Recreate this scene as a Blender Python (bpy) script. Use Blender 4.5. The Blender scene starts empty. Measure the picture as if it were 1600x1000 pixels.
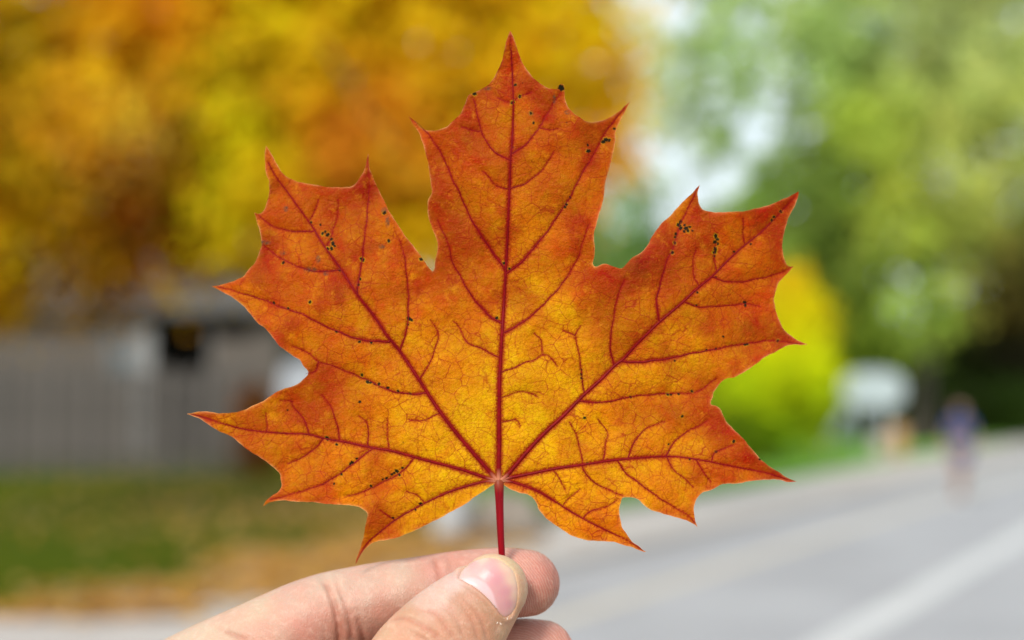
import bpy, bmesh, math, random
import numpy as np
from mathutils import Vector, Matrix
from mathutils.bvhtree import BVHTree
from mathutils.noise import fractal, noise as mnoise

random.seed(7)
RNG = np.random.default_rng(11)
SC = bpy.context.scene
COL = SC.collection

# ------------------------------------------------------------------ camera, sky, sun, exposure
FPX = 1600 * 50.0 / 36.0                 # focal length in photograph pixels
S = 0.00015                              # metres per photograph pixel in the plane of the leaf
D = FPX * S                              # camera to leaf
HOR = 620.0                              # horizon row
CAMZ = 1.6
PITCH = math.atan((HOR - 500) / FPX)
cam_d = bpy.data.cameras.new('camera')
cam = bpy.data.objects.new('camera', cam_d)
COL.objects.link(cam)
cam.location = (0, 0, CAMZ)
cam.rotation_euler = (math.pi / 2 + PITCH, 0, 0)
cam_d.lens = 50
cam_d.sensor_width = 36
cam_d.clip_start = 0.02
cam_d.clip_end = 2000
cam_d.dof.use_dof = True
cam_d.dof.focus_distance = D * 0.985
cam_d.dof.aperture_fstop = 6.3
SC.camera = cam
CM = Matrix.Translation((0, 0, CAMZ)) @ Matrix.Rotation(math.pi / 2 + PITCH, 4, 'X')

SUN_EL, SUN_AZ = math.radians(34), math.radians(202)   # azimuth clockwise from +Y: behind and left of the camera
world = bpy.data.worlds.new('World')
SC.world = world
world.use_nodes = True
wn, wl = world.node_tree.nodes, world.node_tree.links
wn.clear()
sky = wn.new('ShaderNodeTexSky')
sky.sky_type = 'NISHITA'
sky.sun_disc = False
sky.sun_elevation = SUN_EL
sky.sun_rotation = SUN_AZ
sky.air_density = 1.0
sky.dust_density = 3.0
tc = wn.new('ShaderNodeTexCoord')
cn = wn.new('ShaderNodeTexNoise')
cn.inputs['Scale'].default_value = 2.2
cn.inputs['Detail'].default_value = 5
wl.new(tc.outputs['Generated'], cn.inputs['Vector'])
mr = wn.new('ShaderNodeMapRange')
mr.inputs['From Min'].default_value = 0.3
mr.inputs['From Max'].default_value = 0.6
mr.inputs['To Min'].default_value = 0.72
mr.inputs['To Max'].default_value = 0.97
wl.new(cn.outputs['Fac'], mr.inputs['Value'])
mx = wn.new('ShaderNodeMix')
mx.data_type = 'RGBA'
wl.new(mr.outputs['Result'], mx.inputs['Factor'])
wl.new(sky.outputs['Color'], mx.inputs['A'])
mx.inputs['B'].default_value = (6.9, 7.7, 8.1, 1)     # the cloud deck
bg = wn.new('ShaderNodeBackground')
bg.inputs['Strength'].default_value = 0.108
wl.new(mx.outputs['Result'], bg.inputs['Color'])
wo = wn.new('ShaderNodeOutputWorld')
wl.new(bg.outputs['Background'], wo.inputs['Surface'])

sun_d = bpy.data.lights.new('sun', 'SUN')
sun_d.energy = 2.8
sun_d.angle = math.radians(14)
sun_d.color = (1.0, 0.95, 0.88)
sun = bpy.data.objects.new('sun', sun_d)
COL.objects.link(sun)
sun.location = (-5, -10, 20)
sdir = Vector((math.sin(SUN_AZ) * math.cos(SUN_EL), math.cos(SUN_AZ) * math.cos(SUN_EL), math.sin(SUN_EL)))
sun.rotation_euler = sdir.to_track_quat('Z', 'Y').to_euler()

SC.view_settings.view_transform = 'Standard'
SC.view_settings.look = 'None'
SC.view_settings.gamma = 1
SC.view_settings.exposure = 0.52
SC.view_settings.use_curve_mapping = False
SC.render.engine = 'CYCLES'
SC.cycles.use_denoising = True
SC.cycles.max_bounces = 8
SC.cycles.transparent_max_bounces = 8
SC.cycles.sample_clamp_indirect = 6

# ------------------------------------------------------------------ helpers
def lin(c):
    a = np.asarray(c, float) / 255.0
    return np.where(a <= 0.04045, a / 12.92, ((a + 0.055) / 1.055) ** 2.4)

def tag(o, label=None, cat=None, group=None, kind=None):
    if label: o['label'] = label
    if cat: o['category'] = cat
    if group: o['group'] = group
    if kind: o['kind'] = kind
    return o

def link(o, parent=None, M=None):
    COL.objects.link(o)
    if parent is not None: o.parent = parent
    if M is not None: o.matrix_local = M
    return o

def empty(name, loc=(0, 0, 0), rz=0.0, M=None):
    o = bpy.data.objects.new(name, None)
    COL.objects.link(o)
    if M is not None: o.matrix_world = M
    else:
        o.location = loc
        o.rotation_euler = (0, 0, rz)
    return o

def mesh_np(name, verts, faces, mat=None, parent=None, smooth=True, loc=None):
    """faces: (n,4) or (n,3) array, or a list of lists"""
    me = bpy.data.meshes.new(name)
    verts = np.asarray(verts, np.float32)
    if isinstance(faces, np.ndarray):
        n, k = faces.shape
        me.vertices.add(len(verts))
        me.vertices.foreach_set('co', verts.ravel())
        me.loops.add(n * k)
        me.loops.foreach_set('vertex_index', faces.astype(np.int32).ravel())
        me.polygons.add(n)
        me.polygons.foreach_set('loop_start', np.arange(0, n * k, k, dtype=np.int32))
        me.update(calc_edges=True)
    else:
        me.from_pydata([tuple(map(float, v)) for v in verts], [], [list(f) for f in faces])
    me.polygons.foreach_set('use_smooth', np.full(len(me.polygons), smooth, dtype=bool))
    if mat: me.materials.append(mat)
    o = bpy.data.objects.new(name, me)
    link(o, parent)
    if loc is not None: o.location = loc
    return o

def box(name, lo, hi, mat, parent=None, bevel=0.0):
    bm = bmesh.new()
    bmesh.ops.create_cube(bm, size=1)
    lo, hi = Vector(lo), Vector(hi)
    for v in bm.verts:
        v.co = Vector([(lo[i] + hi[i]) / 2 + v.co[i] * (hi[i] - lo[i]) for i in range(3)])
    if bevel:
        bmesh.ops.bevel(bm, geom=bm.edges[:], offset=bevel, segments=2, affect='EDGES')
    me = bpy.data.meshes.new(name)
    bm.to_mesh(me); bm.free()
    me.materials.append(mat)
    o = bpy.data.objects.new(name, me)
    return link(o, parent)

def tube_arrays(pts, ra, rb=None, side=None, seg=16, caps=True):
    """swept elliptical tube; side = the direction in which the section is ra wide"""
    pts = np.asarray(pts, float)
    ra = np.asarray(ra, float)
    rb = ra if rb is None else np.asarray(rb, float)
    n = len(pts)
    T = np.gradient(pts, axis=0)
    T /= np.linalg.norm(T, axis=1)[:, None] + 1e-12
    ref = np.array([0, 0, 1.0]) if side is None else np.asarray(side, float)
    V, F = [], []
    ang = np.linspace(0, 2 * math.pi, seg, endpoint=False)
    rings = []
    for i in range(n):
        t = T[i]
        a = np.cross(ref, t)
        if np.linalg.norm(a) < 1e-4: a = np.cross(np.array([1.0, 0.2, 0.1]), t)
        a /= np.linalg.norm(a)
        b = np.cross(t, a)
        rings.append((pts[i], t, a, b, ra[i], rb[i]))
    full = []
    if caps:
        p, t, a, b, r1, r2 = rings[0]
        for k in (0.08, 0.35, 0.7, 1.0, 1.25):
            full.append((p - t * max(r1, r2) * math.cos(k), a, b, r1 * math.sin(k), r2 * math.sin(k)))
    for p, t, a, b, r1, r2 in rings: full.append((p, a, b, r1, r2))
    if caps:
        p, t, a, b, r1, r2 = rings[-1]
        for k in (1.25, 1.0, 0.7, 0.35, 0.08):
            full.append((p + t * max(r1, r2) * math.cos(k), a, b, r1 * math.sin(k), r2 * math.sin(k)))
    for p, a, b, r1, r2 in full:
        V.append(p[None] + np.cos(ang)[:, None] * a[None] * r1 + np.sin(ang)[:, None] * b[None] * r2)
    V = np.concatenate(V)
    m = len(full)
    for i in range(m - 1):
        for j in range(seg):
            k = (j + 1) % seg
            F.append([i * seg + j, i * seg + k, (i + 1) * seg + k, (i + 1) * seg + j])
    F.append(list(range(seg))[::-1])
    F.append([(m - 1) * seg + j for j in range(seg)])
    return V, F

def merge(parts):
    V, F, off = [], [], 0
    for v, f in parts:
        V.append(np.asarray(v)); F += [[i + off for i in q] for q in f]; off += len(v)
    return np.concatenate(V), F

def spline(P, step):
    """Catmull-Rom through rows of P (any number of columns), resampled about every step units of x,y"""
    P = np.asarray(P, float)
    if len(P) < 3:
        n = max(2, int(np.linalg.norm(P[-1, :2] - P[0, :2]) / step) + 1)
        t = np.linspace(0, 1, n)[:, None]
        return P[0] * (1 - t) + P[-1] * t
    Q = np.vstack([2 * P[0] - P[1], P, 2 * P[-1] - P[-2]])
    out = []
    for i in range(1, len(Q) - 2):
        p0, p1, p2, p3 = Q[i - 1], Q[i], Q[i + 1], Q[i + 2]
        n = max(1, int(np.linalg.norm(p2[:2] - p1[:2]) / step))
        for t in np.linspace(0, 1, n, endpoint=False):
            out.append(0.5 * (2 * p1 + (p2 - p0) * t + (2 * p0 - 5 * p1 + 4 * p2 - p3) * t * t + (3 * p1 - p0 - 3 * p2 + p3) * t ** 3))
    out.append(P[-1])
    return np.array(out)

def idw(px, py, anchors, power=2.6, soft=18.0):
    """colour field from scattered colour samples (sRGB 0..255), returns linear RGB"""
    A = np.array([[a[0], a[1]] for a in anchors], float)
    C = np.array([lin(a[2:5]) for a in anchors])
    acc = np.zeros((len(px), 3)); wsum = np.zeros(len(px))
    for (ax, ay), c in zip(A, C):
        w = 1.0 / ((px - ax) ** 2 + (py - ay) ** 2 + soft * soft) ** (power / 2 + 0.6)
        acc += w[:, None] * c; wsum += w
    return acc / wsum[:, None]

def W(u, v, y):
    """world point seen at photograph pixel u, v at world depth y"""
    d = CM.to_3x3() @ Vector(((u - 800) / FPX, -(v - 500) / FPX, -1))
    return Vector((0, 0, CAMZ)) + d * (y / d.y)

def proj_uv(P):
    R = np.array(CM.to_3x3()).T
    q = (np.asarray(P) - np.array([0, 0, CAMZ])) @ R.T
    return 800 + q[:, 0] / -q[:, 2] * FPX, 500 - q[:, 1] / -q[:, 2] * FPX

def attr_color(me, name, rgb):
    a = me.attributes.new(name, 'FLOAT_COLOR', 'POINT')
    c = np.ones((len(rgb), 4), np.float32); c[:, :3] = rgb
    a.data.foreach_set('color', c.ravel())

def attr_float(me, name, v):
    a = me.attributes.new(name, 'FLOAT', 'POINT')
    a.data.foreach_set('value', np.asarray(v, np.float32).ravel())

class NT:
    """small node-tree writer"""
    def __init__(self, name):
        self.m = bpy.data.materials.new(name)
        self.m.use_nodes = True
        self.n, self.l = self.m.node_tree.nodes, self.m.node_tree.links
        self.n.clear()
        self.out = self.n.new('ShaderNodeOutputMaterial')
    def node(self, typ, ins=None, **kw):
        x = self.n.new('ShaderNode' + typ)
        for k, v in kw.items(): setattr(x, k, v)
        for k, v in (ins or {}).items(): self.put(x.inputs[k], v)
        return x
    def put(self, sock, v):
        if isinstance(v, bpy.types.NodeSocket): self.l.new(v, sock)
        else: sock.default_value = v
    def mix(self, f, a, b, blend='MIX'):
        x = self.n.new('ShaderNodeMix'); x.data_type = 'RGBA'; x.blend_type = blend
        self.put(x.inputs['Factor'], f)
        for k, v in (('A', a), ('B', b)):
            if not isinstance(v, bpy.types.NodeSocket): v = tuple(v) + (1,) * (4 - len(v))
            self.put(x.inputs[k], v)
        return x.outputs['Result']
    def math(self, op, a, b=0.0, clamp=False):
        x = self.n.new('ShaderNodeMath'); x.operation = op; x.use_clamp = clamp
        self.put(x.inputs[0], a); self.put(x.inputs[1], b)
        return x.outputs[0]
    def ramp(self, v, lo, hi, a=0.0, b=1.0):
        x = self.node('MapRange', {'Value': v, 'From Min': lo, 'From Max': hi, 'To Min': a, 'To Max': b})
        return x.outputs['Result']
    def attr(self, name, out='Fac'):
        return self.node('Attribute', attribute_name=name).outputs[out]
    def noise(self, vec, scale, detail=3, rough=0.5, dist=0.0):
        return self.node('TexNoise', {'Vector': vec, 'Scale': scale, 'Detail': detail, 'Roughness': rough, 'Distortion': dist})
    def surf(self, s):
        self.l.new(s, self.out.inputs['Surface']); return self.m

def c3(c, k=1.0): return tuple(float(x) * k for x in lin(c))

def simple(name, rgb, rough=0.7, var=0.25, scale=6.0, bump=0.0, metal=0.0, spec=0.4):
    t = NT(name)
    co = t.node('TexCoord').outputs['Object']
    n = t.noise(co, scale, 5, 0.6)
    a = tuple(x * (1 - var) for x in rgb); b = tuple(min(1, x * (1 + var)) for x in rgb)
    col = t.mix(t.ramp(n.outputs['Fac'], 0.3, 0.7), a, b)
    p = t.node('BsdfPrincipled', {'Base Color': col, 'Roughness': rough, 'Metallic': metal, 'Specular IOR Level': spec})
    if bump:
        bn = t.node('Bump', {'Height': t.noise(co, scale * 6, 4).outputs['Fac'], 'Strength': bump, 'Distance': 0.02})
        t.l.new(bn.outputs[0], p.inputs['Normal'])
    return t.surf(p.outputs[0])

def foliage_mat(name, trans=0.45):
    t = NT(name)
    c = t.attr('pigment', 'Color')
    d = t.node('BsdfPrincipled', {'Base Color': c, 'Roughness': 0.7, 'Specular IOR Level': 0.2})
    tr = t.node('BsdfTranslucent', {'Color': c})
    m = t.node('MixShader', {0: trans, 1: d.outputs[0], 2: tr.outputs[0]})
    return t.surf(m.outputs[0])

# ------------------------------------------------------------------ ground, path, road
def ground_mat(name, a, b, scale, rough=0.95, bump=0.4, fine=60.0, third=None, spec=0.25):
    t = NT(name)
    co = t.node('TexCoord').outputs['Object']
    n1 = t.noise(co, scale, 6, 0.6).outputs['Fac']
    n2 = t.noise(co, fine, 4, 0.7).outputs['Fac']
    col = t.mix(t.ramp(n1, 0.35, 0.65), a, b)
    col = t.mix(t.ramp(n2, 0.35, 0.75, 0.0, 0.35), col, tuple(x * 0.5 for x in a))
    if third:
        n3 = t.noise(co, scale * 0.37, 4, 0.6).outputs['Fac']
        col = t.mix(t.ramp(n3, 0.52, 0.68, 0.0, 0.8), col, third)
    p = t.node('BsdfPrincipled', {'Base Color': col, 'Roughness': rough, 'Specular IOR Level': spec})
    bn = t.node('Bump', {'Height': n2, 'Strength': bump, 'Distance': 0.01})
    t.l.new(bn.outputs[0], p.inputs['Normal'])
    return t.surf(p.outputs[0])

M_lawn = ground_mat('lawn_mat', (0.050, 0.080, 0.002), (0.092, 0.098, 0.003), 0.35, fine=25, third=(0.040, 0.098, 0.003), spec=0.03)
M_verge = ground_mat('verge_grass', (0.11, 0.27, 0.02), (0.15, 0.30, 0.03), 0.35, fine=25)
M_concrete = ground_mat('path_concrete', (0.40, 0.365, 0.34), (0.46, 0.425, 0.40), 0.6)
M_asphalt = ground_mat('road_asphalt', (0.297, 0.294, 0.305), (0.377, 0.373, 0.385), 0.5)
M_paint = ground_mat('road_paint', (0.46, 0.46, 0.46), (0.54, 0.535, 0.53), 1.2)
M_tan = ground_mat('worn_line_paint', (0.47, 0.42, 0.34), (0.53, 0.47, 0.39), 1.2)
M_shoulder = ground_mat('shoulder_concrete', (0.40, 0.37, 0.345), (0.44, 0.40, 0.38), 0.8)

RD = Vector((0.53, 1.0)).normalized()        # the road runs away to the right
RN = Vector((RD.y, -RD.x))
def strip(name, o0, o1, z, mat, thick, s0=-30, s1=400):
    P = []
    for zz in (z - thick, z):
        for s, o in ((s0, o0), (s0, o1), (s1, o1), (s1, o0)):
            q = RD * s + RN * o
            P.append((q.x, q.y, zz))
    F = [[3, 2, 1, 0], [4, 5, 6, 7], [0, 1, 5, 4], [1, 2, 6, 5], [2, 3, 7, 6], [3, 0, 4, 7]]
    o = mesh_np(name, P, F, mat, smooth=False)
    return tag(o, kind='structure')

g = mesh_np('ground', [(-700, -300, -0.12), (900, -300, -0.12), (900, 1200, -0.12), (-700, 1200, -0.12)], [[0, 1, 2, 3]], M_lawn, smooth=False)
tag(g, kind='structure')
# the lawn on the far side: gently uneven sheet reaching from the path back past the fence
def lawn_sheet():
    n = 90
    V = []
    for i in range(n + 1):
        for j in range(n + 1):
            o = -7.75 - (i / n) ** 1.8 * 180
            s = -25 + 420 * (j / n) ** 1.3
            q = RD * s + RN * o
            z = 0.06 + 0.05 * mnoise(Vector((q.x * 0.25, q.y * 0.25, 0)))
            if i == 0: z = 0.07
            V.append((q.x, q.y, z))
    F = [[i * (n + 1) + j, i * (n + 1) + j + 1, (i + 1) * (n + 1) + j + 1, (i + 1) * (n + 1) + j] for i in range(n) for j in range(n)]
    F = [f[::-1] for f in F]
    return tag(mesh_np('lawn', V, F, M_lawn), kind='structure')
lawn_sheet()
strip('verge', -12.6, -7.755, 0.16, M_verge, 0.1, 17.3, 120)
strip('path', -7.75, -5.85, 0.10, M_concrete, 0.2)
strip('kerb', -5.85, -5.70, 0.12, M_concrete, 0.22)
strip('road', -5.70, -0.9, 0.0, M_asphalt, 0.1)
strip('centre_line', -4.62, -4.44, 0.005, M_tan, 0.004)
strip('edge_line', -2.66, -2.38, 0.005, M_paint, 0.004)
strip('shoulder', -0.9, 30.0, 0.004, M_shoulder, 0.1)

# ------------------------------------------------------------------ foliage
def leaf_quads(cent, size, rgb, droop=0.0):
    n = len(cent)
    # blades face sun and viewer, turned so to brighten the crowns
    nrm = RNG.normal(size=(n, 3)) * 0.6 + (np.array(tuple(sdir)) * 1.1 + np.array((0, -0.25, 0)))
    nrm /= np.linalg.norm(nrm, axis=1)[:, None]
    d = RNG.normal(size=(n, 3)); d[:, 2] -= droop
    d -= (d * nrm).sum(1)[:, None] * nrm
    d /= np.linalg.norm(d, axis=1)[:, None]
    e = np.cross(nrm, d)
    s = size * RNG.uniform(0.6, 1.35, n)[:, None]
    w = s * 0.42
    b = cent - d * s * 0.5
    V = np.stack([b, cent + e * w - nrm * s * 0.08, cent + d * s * 0.5, cent - e * w - nrm * s * 0.08], 1).reshape(-1, 3)
    F = np.arange(n * 4).reshape(n, 4)
    return V, F, np.repeat(rgb, 4, 0)

def crown_points(ells, nclump, per, spread, rmin=0.35):
    """clump centres spread through a union of ellipsoids, then leaves round each clump"""
    vol = np.array([e[3] * e[4] * e[5] for e in ells]); vol /= vol.sum()
    C, L = [], []
    for e, f in zip(ells, vol):
        n = int(nclump * f)
        u = RNG.normal(size=(n, 3)); u /= np.linalg.norm(u, axis=1)[:, None]
        r = (rmin ** 3 + (1 - rmin ** 3) * RNG.random(n)) ** (1 / 3)
        C.append(np.array(e[:3]) + u * r[:, None] * np.array(e[3:6]))
    C = np.concatenate(C)
    sp = spread * RNG.uniform(0.5, 1.4, len(C))
    idx = np.repeat(np.arange(len(C)), per)
    P = C[idx] + RNG.normal(size=(len(idx), 3)) * (sp[idx])[:, None] * 0.6
    return C, P, idx

def crown(parent, name, ells, nclump, per, spread, size, colour, mat, droop=0.0, keep=None, jitter=0.22, rmin=0.35):
    C, P, idx = crown_points(ells, nclump, per, spread, rmin)
    if keep is not None:
        k = keep(C); m = k[idx]
        P, idx = P[m], idx[m]
    cc = colour(C)
    k = 1 + RNG.normal(0, jitter, len(C))
    cc = cc * np.clip(k, 0.5, 1.6)[:, None]
    rgb = cc[idx] * RNG.uniform(0.8, 1.2, len(idx))[:, None]
    rgb[:, 0] *= RNG.uniform(0.85, 1.15, len(idx))
    V, F, c = leaf_quads(P, size, np.clip(rgb, 0.002, 0.85), droop)
    org = np.array(parent.location) if parent else 0
    o = mesh_np(name, V - org, F, mat, parent, smooth=False)
    attr_color(o.data, 'pigment', c)
    return o

M_bark = simple('bark', (0.17, 0.155, 0.14), 0.9, 0.4, 9, bump=0.6)
M_bark_pale = simple('pale_bark', (0.34, 0.35, 0.36), 0.9, 0.25, 7, bump=0.5)
M_bark_dark = simple('dark_bark', (0.05, 0.04, 0.03), 0.9, 0.4, 9, bump=0.6)
M_fol = foliage_mat('autumn_foliage', 0.58)
M_grn = foliage_mat('green_foliage', 0.5)

def trunk(parent, base, r, h, lean=(0, 0), mat=M_bark, limbs=5, spread=1.6, seed=1):
    rnd = random.Random(seed)
    pts = [(lean[0] * (t ** 1.4) + 0.05 * math.sin(5 * t), lean[1] * t, h * t - 0.05) for t in np.linspace(0, 1, 9)]
    rr = [r * (1.35 if i == 0 else 1.1 if i == 1 else 1 - 0.62 * i / 8) for i in range(9)]
    mesh_np('trunk', *tube_arrays(pts, rr, side=(0, 1, 0), seg=14), mat, parent)
    for k in range(limbs):
        t = 0.42 + 0.5 * k / max(1, limbs - 1)
        i = min(8, int(t * 8)); p = Vector(pts[i])
        a = k * 2.4 + rnd.random()
        L = spread * rnd.uniform(0.7, 1.2)
        q = [p + Vector((math.cos(a) * L * s, math.sin(a) * L * s, L * (0.75 * s + 0.15 * s * s))) + Vector((rnd.uniform(-.06, .06), rnd.uniform(-.06, .06), 0)) * L * (s > 0) for s in (0, .25, .5, .75, 1)]
        mesh_np('limb', *tube_arrays([tuple(x) for x in q], [r * .5, r * .4, r * .3, r * .2, r * .08], side=(0.1, 0.1, 1), seg=8), M_bark_dark, parent)

def field(anchors, k=1.0):
    def f(C):
        u, v = proj_uv(C)
        c = idw(u, v, anchors, 2.8, 22) * np.asarray(k)
        return c * np.minimum(1, 0.84 / c.max(1))[:, None]
    return f

AUT = [(50, 80, 150, 112, 10), (150, 40, 190, 125, 10), (260, 50, 215, 125, 20), (130, 190, 190, 125, 20), (200, 150, 215, 140, 10),
       (80, 300, 165, 120, 10), (50, 380, 190, 130, 10), (300, 150, 165, 120, 5), (350, 100, 145, 112, 5), (420, 200, 155, 118, 5),
       (330, 300, 160, 128, 5), (200, 290, 150, 75, 10), (230, 370, 150, 75, 15), (100, 430, 160, 100, 5), (380, 430, 145, 105, 5),
       (560, 200, 200, 110, 50), (520, 120, 195, 135, 20), (640, 60, 228, 165, 5), (720, 200, 228, 160, 5), (880, 60, 238, 170, 10),
       (950, 120, 238, 165, 20), (640, 350, 195, 138, 5), (970, 270, 240, 150, 30), (450, 40, 170, 125, 5), (200, 215, 215, 150, 110), (640, 200, 205, 125, 50)]
GRN = [(1000, 180, 175, 195, 130), (1150, 150, 145, 175, 95), (1300, 80, 150, 180, 95), (1450, 60, 165, 185, 105), (1230, 230, 110, 140, 60),
       (1200, 300, 104, 134, 52), (1350, 200, 155, 180, 60), (1400, 300, 160, 180, 60), (1500, 250, 165, 182, 85), (1300, 330, 100, 126, 42),  # darker samples right of the sky gap
       (1450, 480, 145, 175, 65), (1560, 470, 120, 110, 40), (1580, 560, 60, 60, 25), (1400, 580, 85, 108, 22), (1320, 540, 95, 120, 25), (1500, 590, 60, 80, 20), (1400, 640, 75, 98, 22), (1550, 620, 55, 70, 20), (960, 350, 100, 135, 60)]  # right-edge anchors darkened, putting the shadow there into leaf colour

# two autumn trees: one whose trunk stands behind the held leaf, one just left of the frame
ta = empty('maple_tree', (-0.66, 15.4, 0.06))
tag(ta, 'golden yellow autumn maple with a pale grey trunk, directly behind the held leaf', 'tree', 'autumn trees on the left lawn')
trunk(ta, ta.location, 0.17, 4.6, (0.1, 0.3), M_bark_pale, 6, 1.7, 3)
crown(ta, 'crown', [(-1.2, 15.6, 5.9, 2.55, 1.3, 3.3), (-0.3, 15.6, 4.8, 1.6, 1.1, 1.9), (-2.3, 15.8, 4.6, 1.6, 1.1, 1.9), (-1.0, 15.6, 7.6, 2.0, 1.2, 2.2), (-1.25, 15.9, 4.0, 1.5, .9, 1.3), (0.75, 15.5, 5.2, .75, .7, 1.3), (0.2, 15.4, 5.6, .9, .7, 1.2)],
      1350, 26, 0.32, 0.13, field(AUT, (3.0, 4.0, 0.9)), M_fol, 0.6)
tb = empty('maple_tree', (-7.3, 17.2, 0.06))
tag(tb, 'olive and brown autumn maple with low hanging branches in front of the grey house', 'tree', 'autumn trees on the left lawn')
trunk(tb, tb.location, 0.24, 5.5, (0.6, 0), M_bark, 7, 2.8, 5)
crown(tb, 'crown', [(-5.6, 16.6, 6.6, 4.4, 1.9, 4.2), (-4.4, 15.8, 4.7, 2.2, 1.3, 1.6), (-3.0, 16.4, 4.9, 1.9, 1.3, 1.8), (-6.6, 15.6, 4.6, 1.9, 1.3, 1.9), (-3.2, 16.0, 3.6, 1.25, .8, .75)],
      1950, 27, 0.36, 0.14, field(AUT, (1.55, 2.1, 0.6)), M_fol, 0.6)

# green trees on the right
def green_tree(label, base, r, h, ells, ncl, per, spread, size, k=1.0, keep=None, mat=M_bark, droop=0.8, seed=2, group='green trees along the far side of the road'):
    t = empty('broadleaf_tree', base)
    tag(t, label, 'tree', group)
    trunk(t, t.location, r, h, (0.4, 0), M_bark_dark, 7, h * 0.32, seed)
    crown(t, 'crown', ells, ncl, per, spread, size, field(GRN, np.array((1.17, 1.04, 1.25)) * k), M_grn, droop, keep)
    return t

def E(u, v, y, ru, rv, ry):
    p = W(u, v, y); k = y / FPX
    return (p.x, p.y, p.z, ru * k, ry, rv * k)

def ground_at(u, y): return (W(u, 700, y).x, y, 0.06)

green_tree('tall light green weeping tree filling the upper right corner', ground_at(1440, 44), 0.32, 9, 
           [E(1400, 60, 44, 190, 170, 3.2), E(1480, 260, 43, 200, 190, 3.4), E(1330, 260, 43, 110, 110, 2.4), E(1420, 440, 42, 120, 130, 2.2), E(1560, 40, 45, 150, 170, 3),
            E(1290, 110, 44, 80, 90, 2.0), E(1420, -160, 44, 260, 160, 3)],
           1100, 28, 0.58, 0.26, 1.15, droop=1.2, seed=4)
green_tree('thin pale green tree with sky showing through, left of the weeping tree', ground_at(1090, 60), 0.25, 10,
           [E(1120, 120, 60, 90, 120, 2.2), E(1180, 20, 60, 90, 80, 2.2), E(1020, 170, 60, 60, 50, 1.6), E(1100, 230, 60, 50, 60, 1.4), E(1080, -90, 60, 130, 90, 2.4), E(985, 40, 60, 50, 60, 1.5), E(1000, 290, 60, 60, 50, 1.6), E(1060, 100, 60, 60, 60, 1.6)],
           620, 18, 0.26, 0.24, 1.35, droop=0.5, seed=8)
green_tree('mid green rounded tree with a darker middle, right of the sky gap', ground_at(1250, 52), 0.3, 7,
           [E(1240, 330, 52, 105, 100, 2.6), E(1180, 430, 52, 110, 120, 2.6), E(1300, 440, 52, 90, 130, 2.6), E(1230, 560, 53, 170, 120, 2.4)],
           700, 34, 0.5, 0.26, 1.45, seed=9)
green_tree('green tree showing between the two right lobes of the held leaf', ground_at(960, 64), 0.3, 7,
           [E(950, 420, 64, 110, 100, 3), E(1010, 480, 64, 120, 130, 3), E(870, 430, 64, 120, 110, 3), E(1080, 470, 63, 90, 120, 3), E(960, 600, 64, 240, 100, 3)],
           700, 34, 0.6, 0.3, 1.4, seed=10)
green_tree('dark mass of branches with shade painted into its leaves at the right edge behind the walker', ground_at(1590, 56), 0.35, 6,
           [E(1580, 560, 56, 110, 110, 3), E(1480, 600, 57, 130, 90, 3), E(1660, 480, 56, 130, 200, 3), E(1390, 610, 58, 110, 80, 3)],
           900, 36, 0.5, 0.28, 0.8, mat=M_bark_dark, seed=12)

# far wooded edge as one mass, so no bare horizon shows between the trunks
def wood_col(C): 
    b = np.array([lin((84, 105, 38))]); return np.repeat(b, len(C), 0) * 0.9
wood = crown(None, 'distant_wood', [E(u, 615 - 20 * math.sin(u * .01), 95 + 6 * math.sin(u), 200, 105 if u > 0 else 85, 5) for u in range(-3200, 2900, 200)], 4200, 26, 1.1, 0.65, wood_col, M_grn)
tag(wood, 'far line of green woodland closing off the end of the road', 'woodland', kind='stuff')

# shrubs
def shrub(name, label, base, ells, ncl, per, spread, size, colour, mat=M_grn, cat='shrub', stem=0.06, group=None):
    t = empty(name, base); tag(t, label, cat, group)
    for k in range(3):
        a = k * 2.1
        h = max(0.5, ells[0][2] * 0.7)
        pts = [(math.cos(a) * .25 * s, math.sin(a) * .25 * s, h * s - .05) for s in (0, .3, .6, 1)]
        mesh_np('stem', *tube_arrays(pts, [stem, stem * .8, stem * .6, stem * .3], side=(0, 1, 0.1), seg=8), M_bark, t)
    crown(t, 'foliage', ells, ncl, per, spread, size, colour, mat, 0.3, rmin=0.2)
    return t
YG = [(1240, 440, 235, 185, 5), (1240, 500, 215, 180, 5), (1250, 560, 190, 180, 5), (1180, 600, 165, 165, 5), (1270, 640, 140, 145, 10), (1160, 680, 85, 100, 10), (1220, 700, 105, 125, 12)]
shrub('round_shrub', 'tall rounded shrub turning from green to yellow at its top, right of the held leaf', ground_at(1200, 31),
      [E(1215, 600, 31, 88, 120, 1.2), E(1232, 500, 31, 62, 82, 0.9), E(1170, 640, 31, 80, 90, 1.1)], 440, 30, 0.30, 0.12, field(YG, (1.45, 1.75, 0.8)), M_fol)
DG = [(1500, 650, 60, 75, 20), (1420, 640, 75, 95, 22), (1580, 660, 70, 95, 25)]
for i, (u, y, r, lab) in enumerate(((1455, 50, 75, 'low dark green bush on the verge left of the walker'), (1560, 52, 80, 'low dark green bush on the verge right of the walker'), (1370, 56, 70, 'dark bush on the verge behind the white sign'))):
    p = ground_at(u, y)
    shrub('bush', lab, p, [(p[0], y, 1.0, r * y / FPX, 1.3, 1.25)], 260, 30, 0.3, 0.18, field(DG, 1.0), M_grn, 'bush', group='dark bushes along the far verge')
OR = [(400, 600, 205, 125, 40)]
p = (W(405, 600, 27.5).x, 27.4, 0.06)
shrub('bush', 'small orange brown bush in front of the right end of the fence', p, [(p[0], 27.4, 0.95, 0.42, 0.4, 0.95)], 90, 26, 0.13, 0.1, field(OR, .4), M_fol, 'bush', 0.03)

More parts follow.
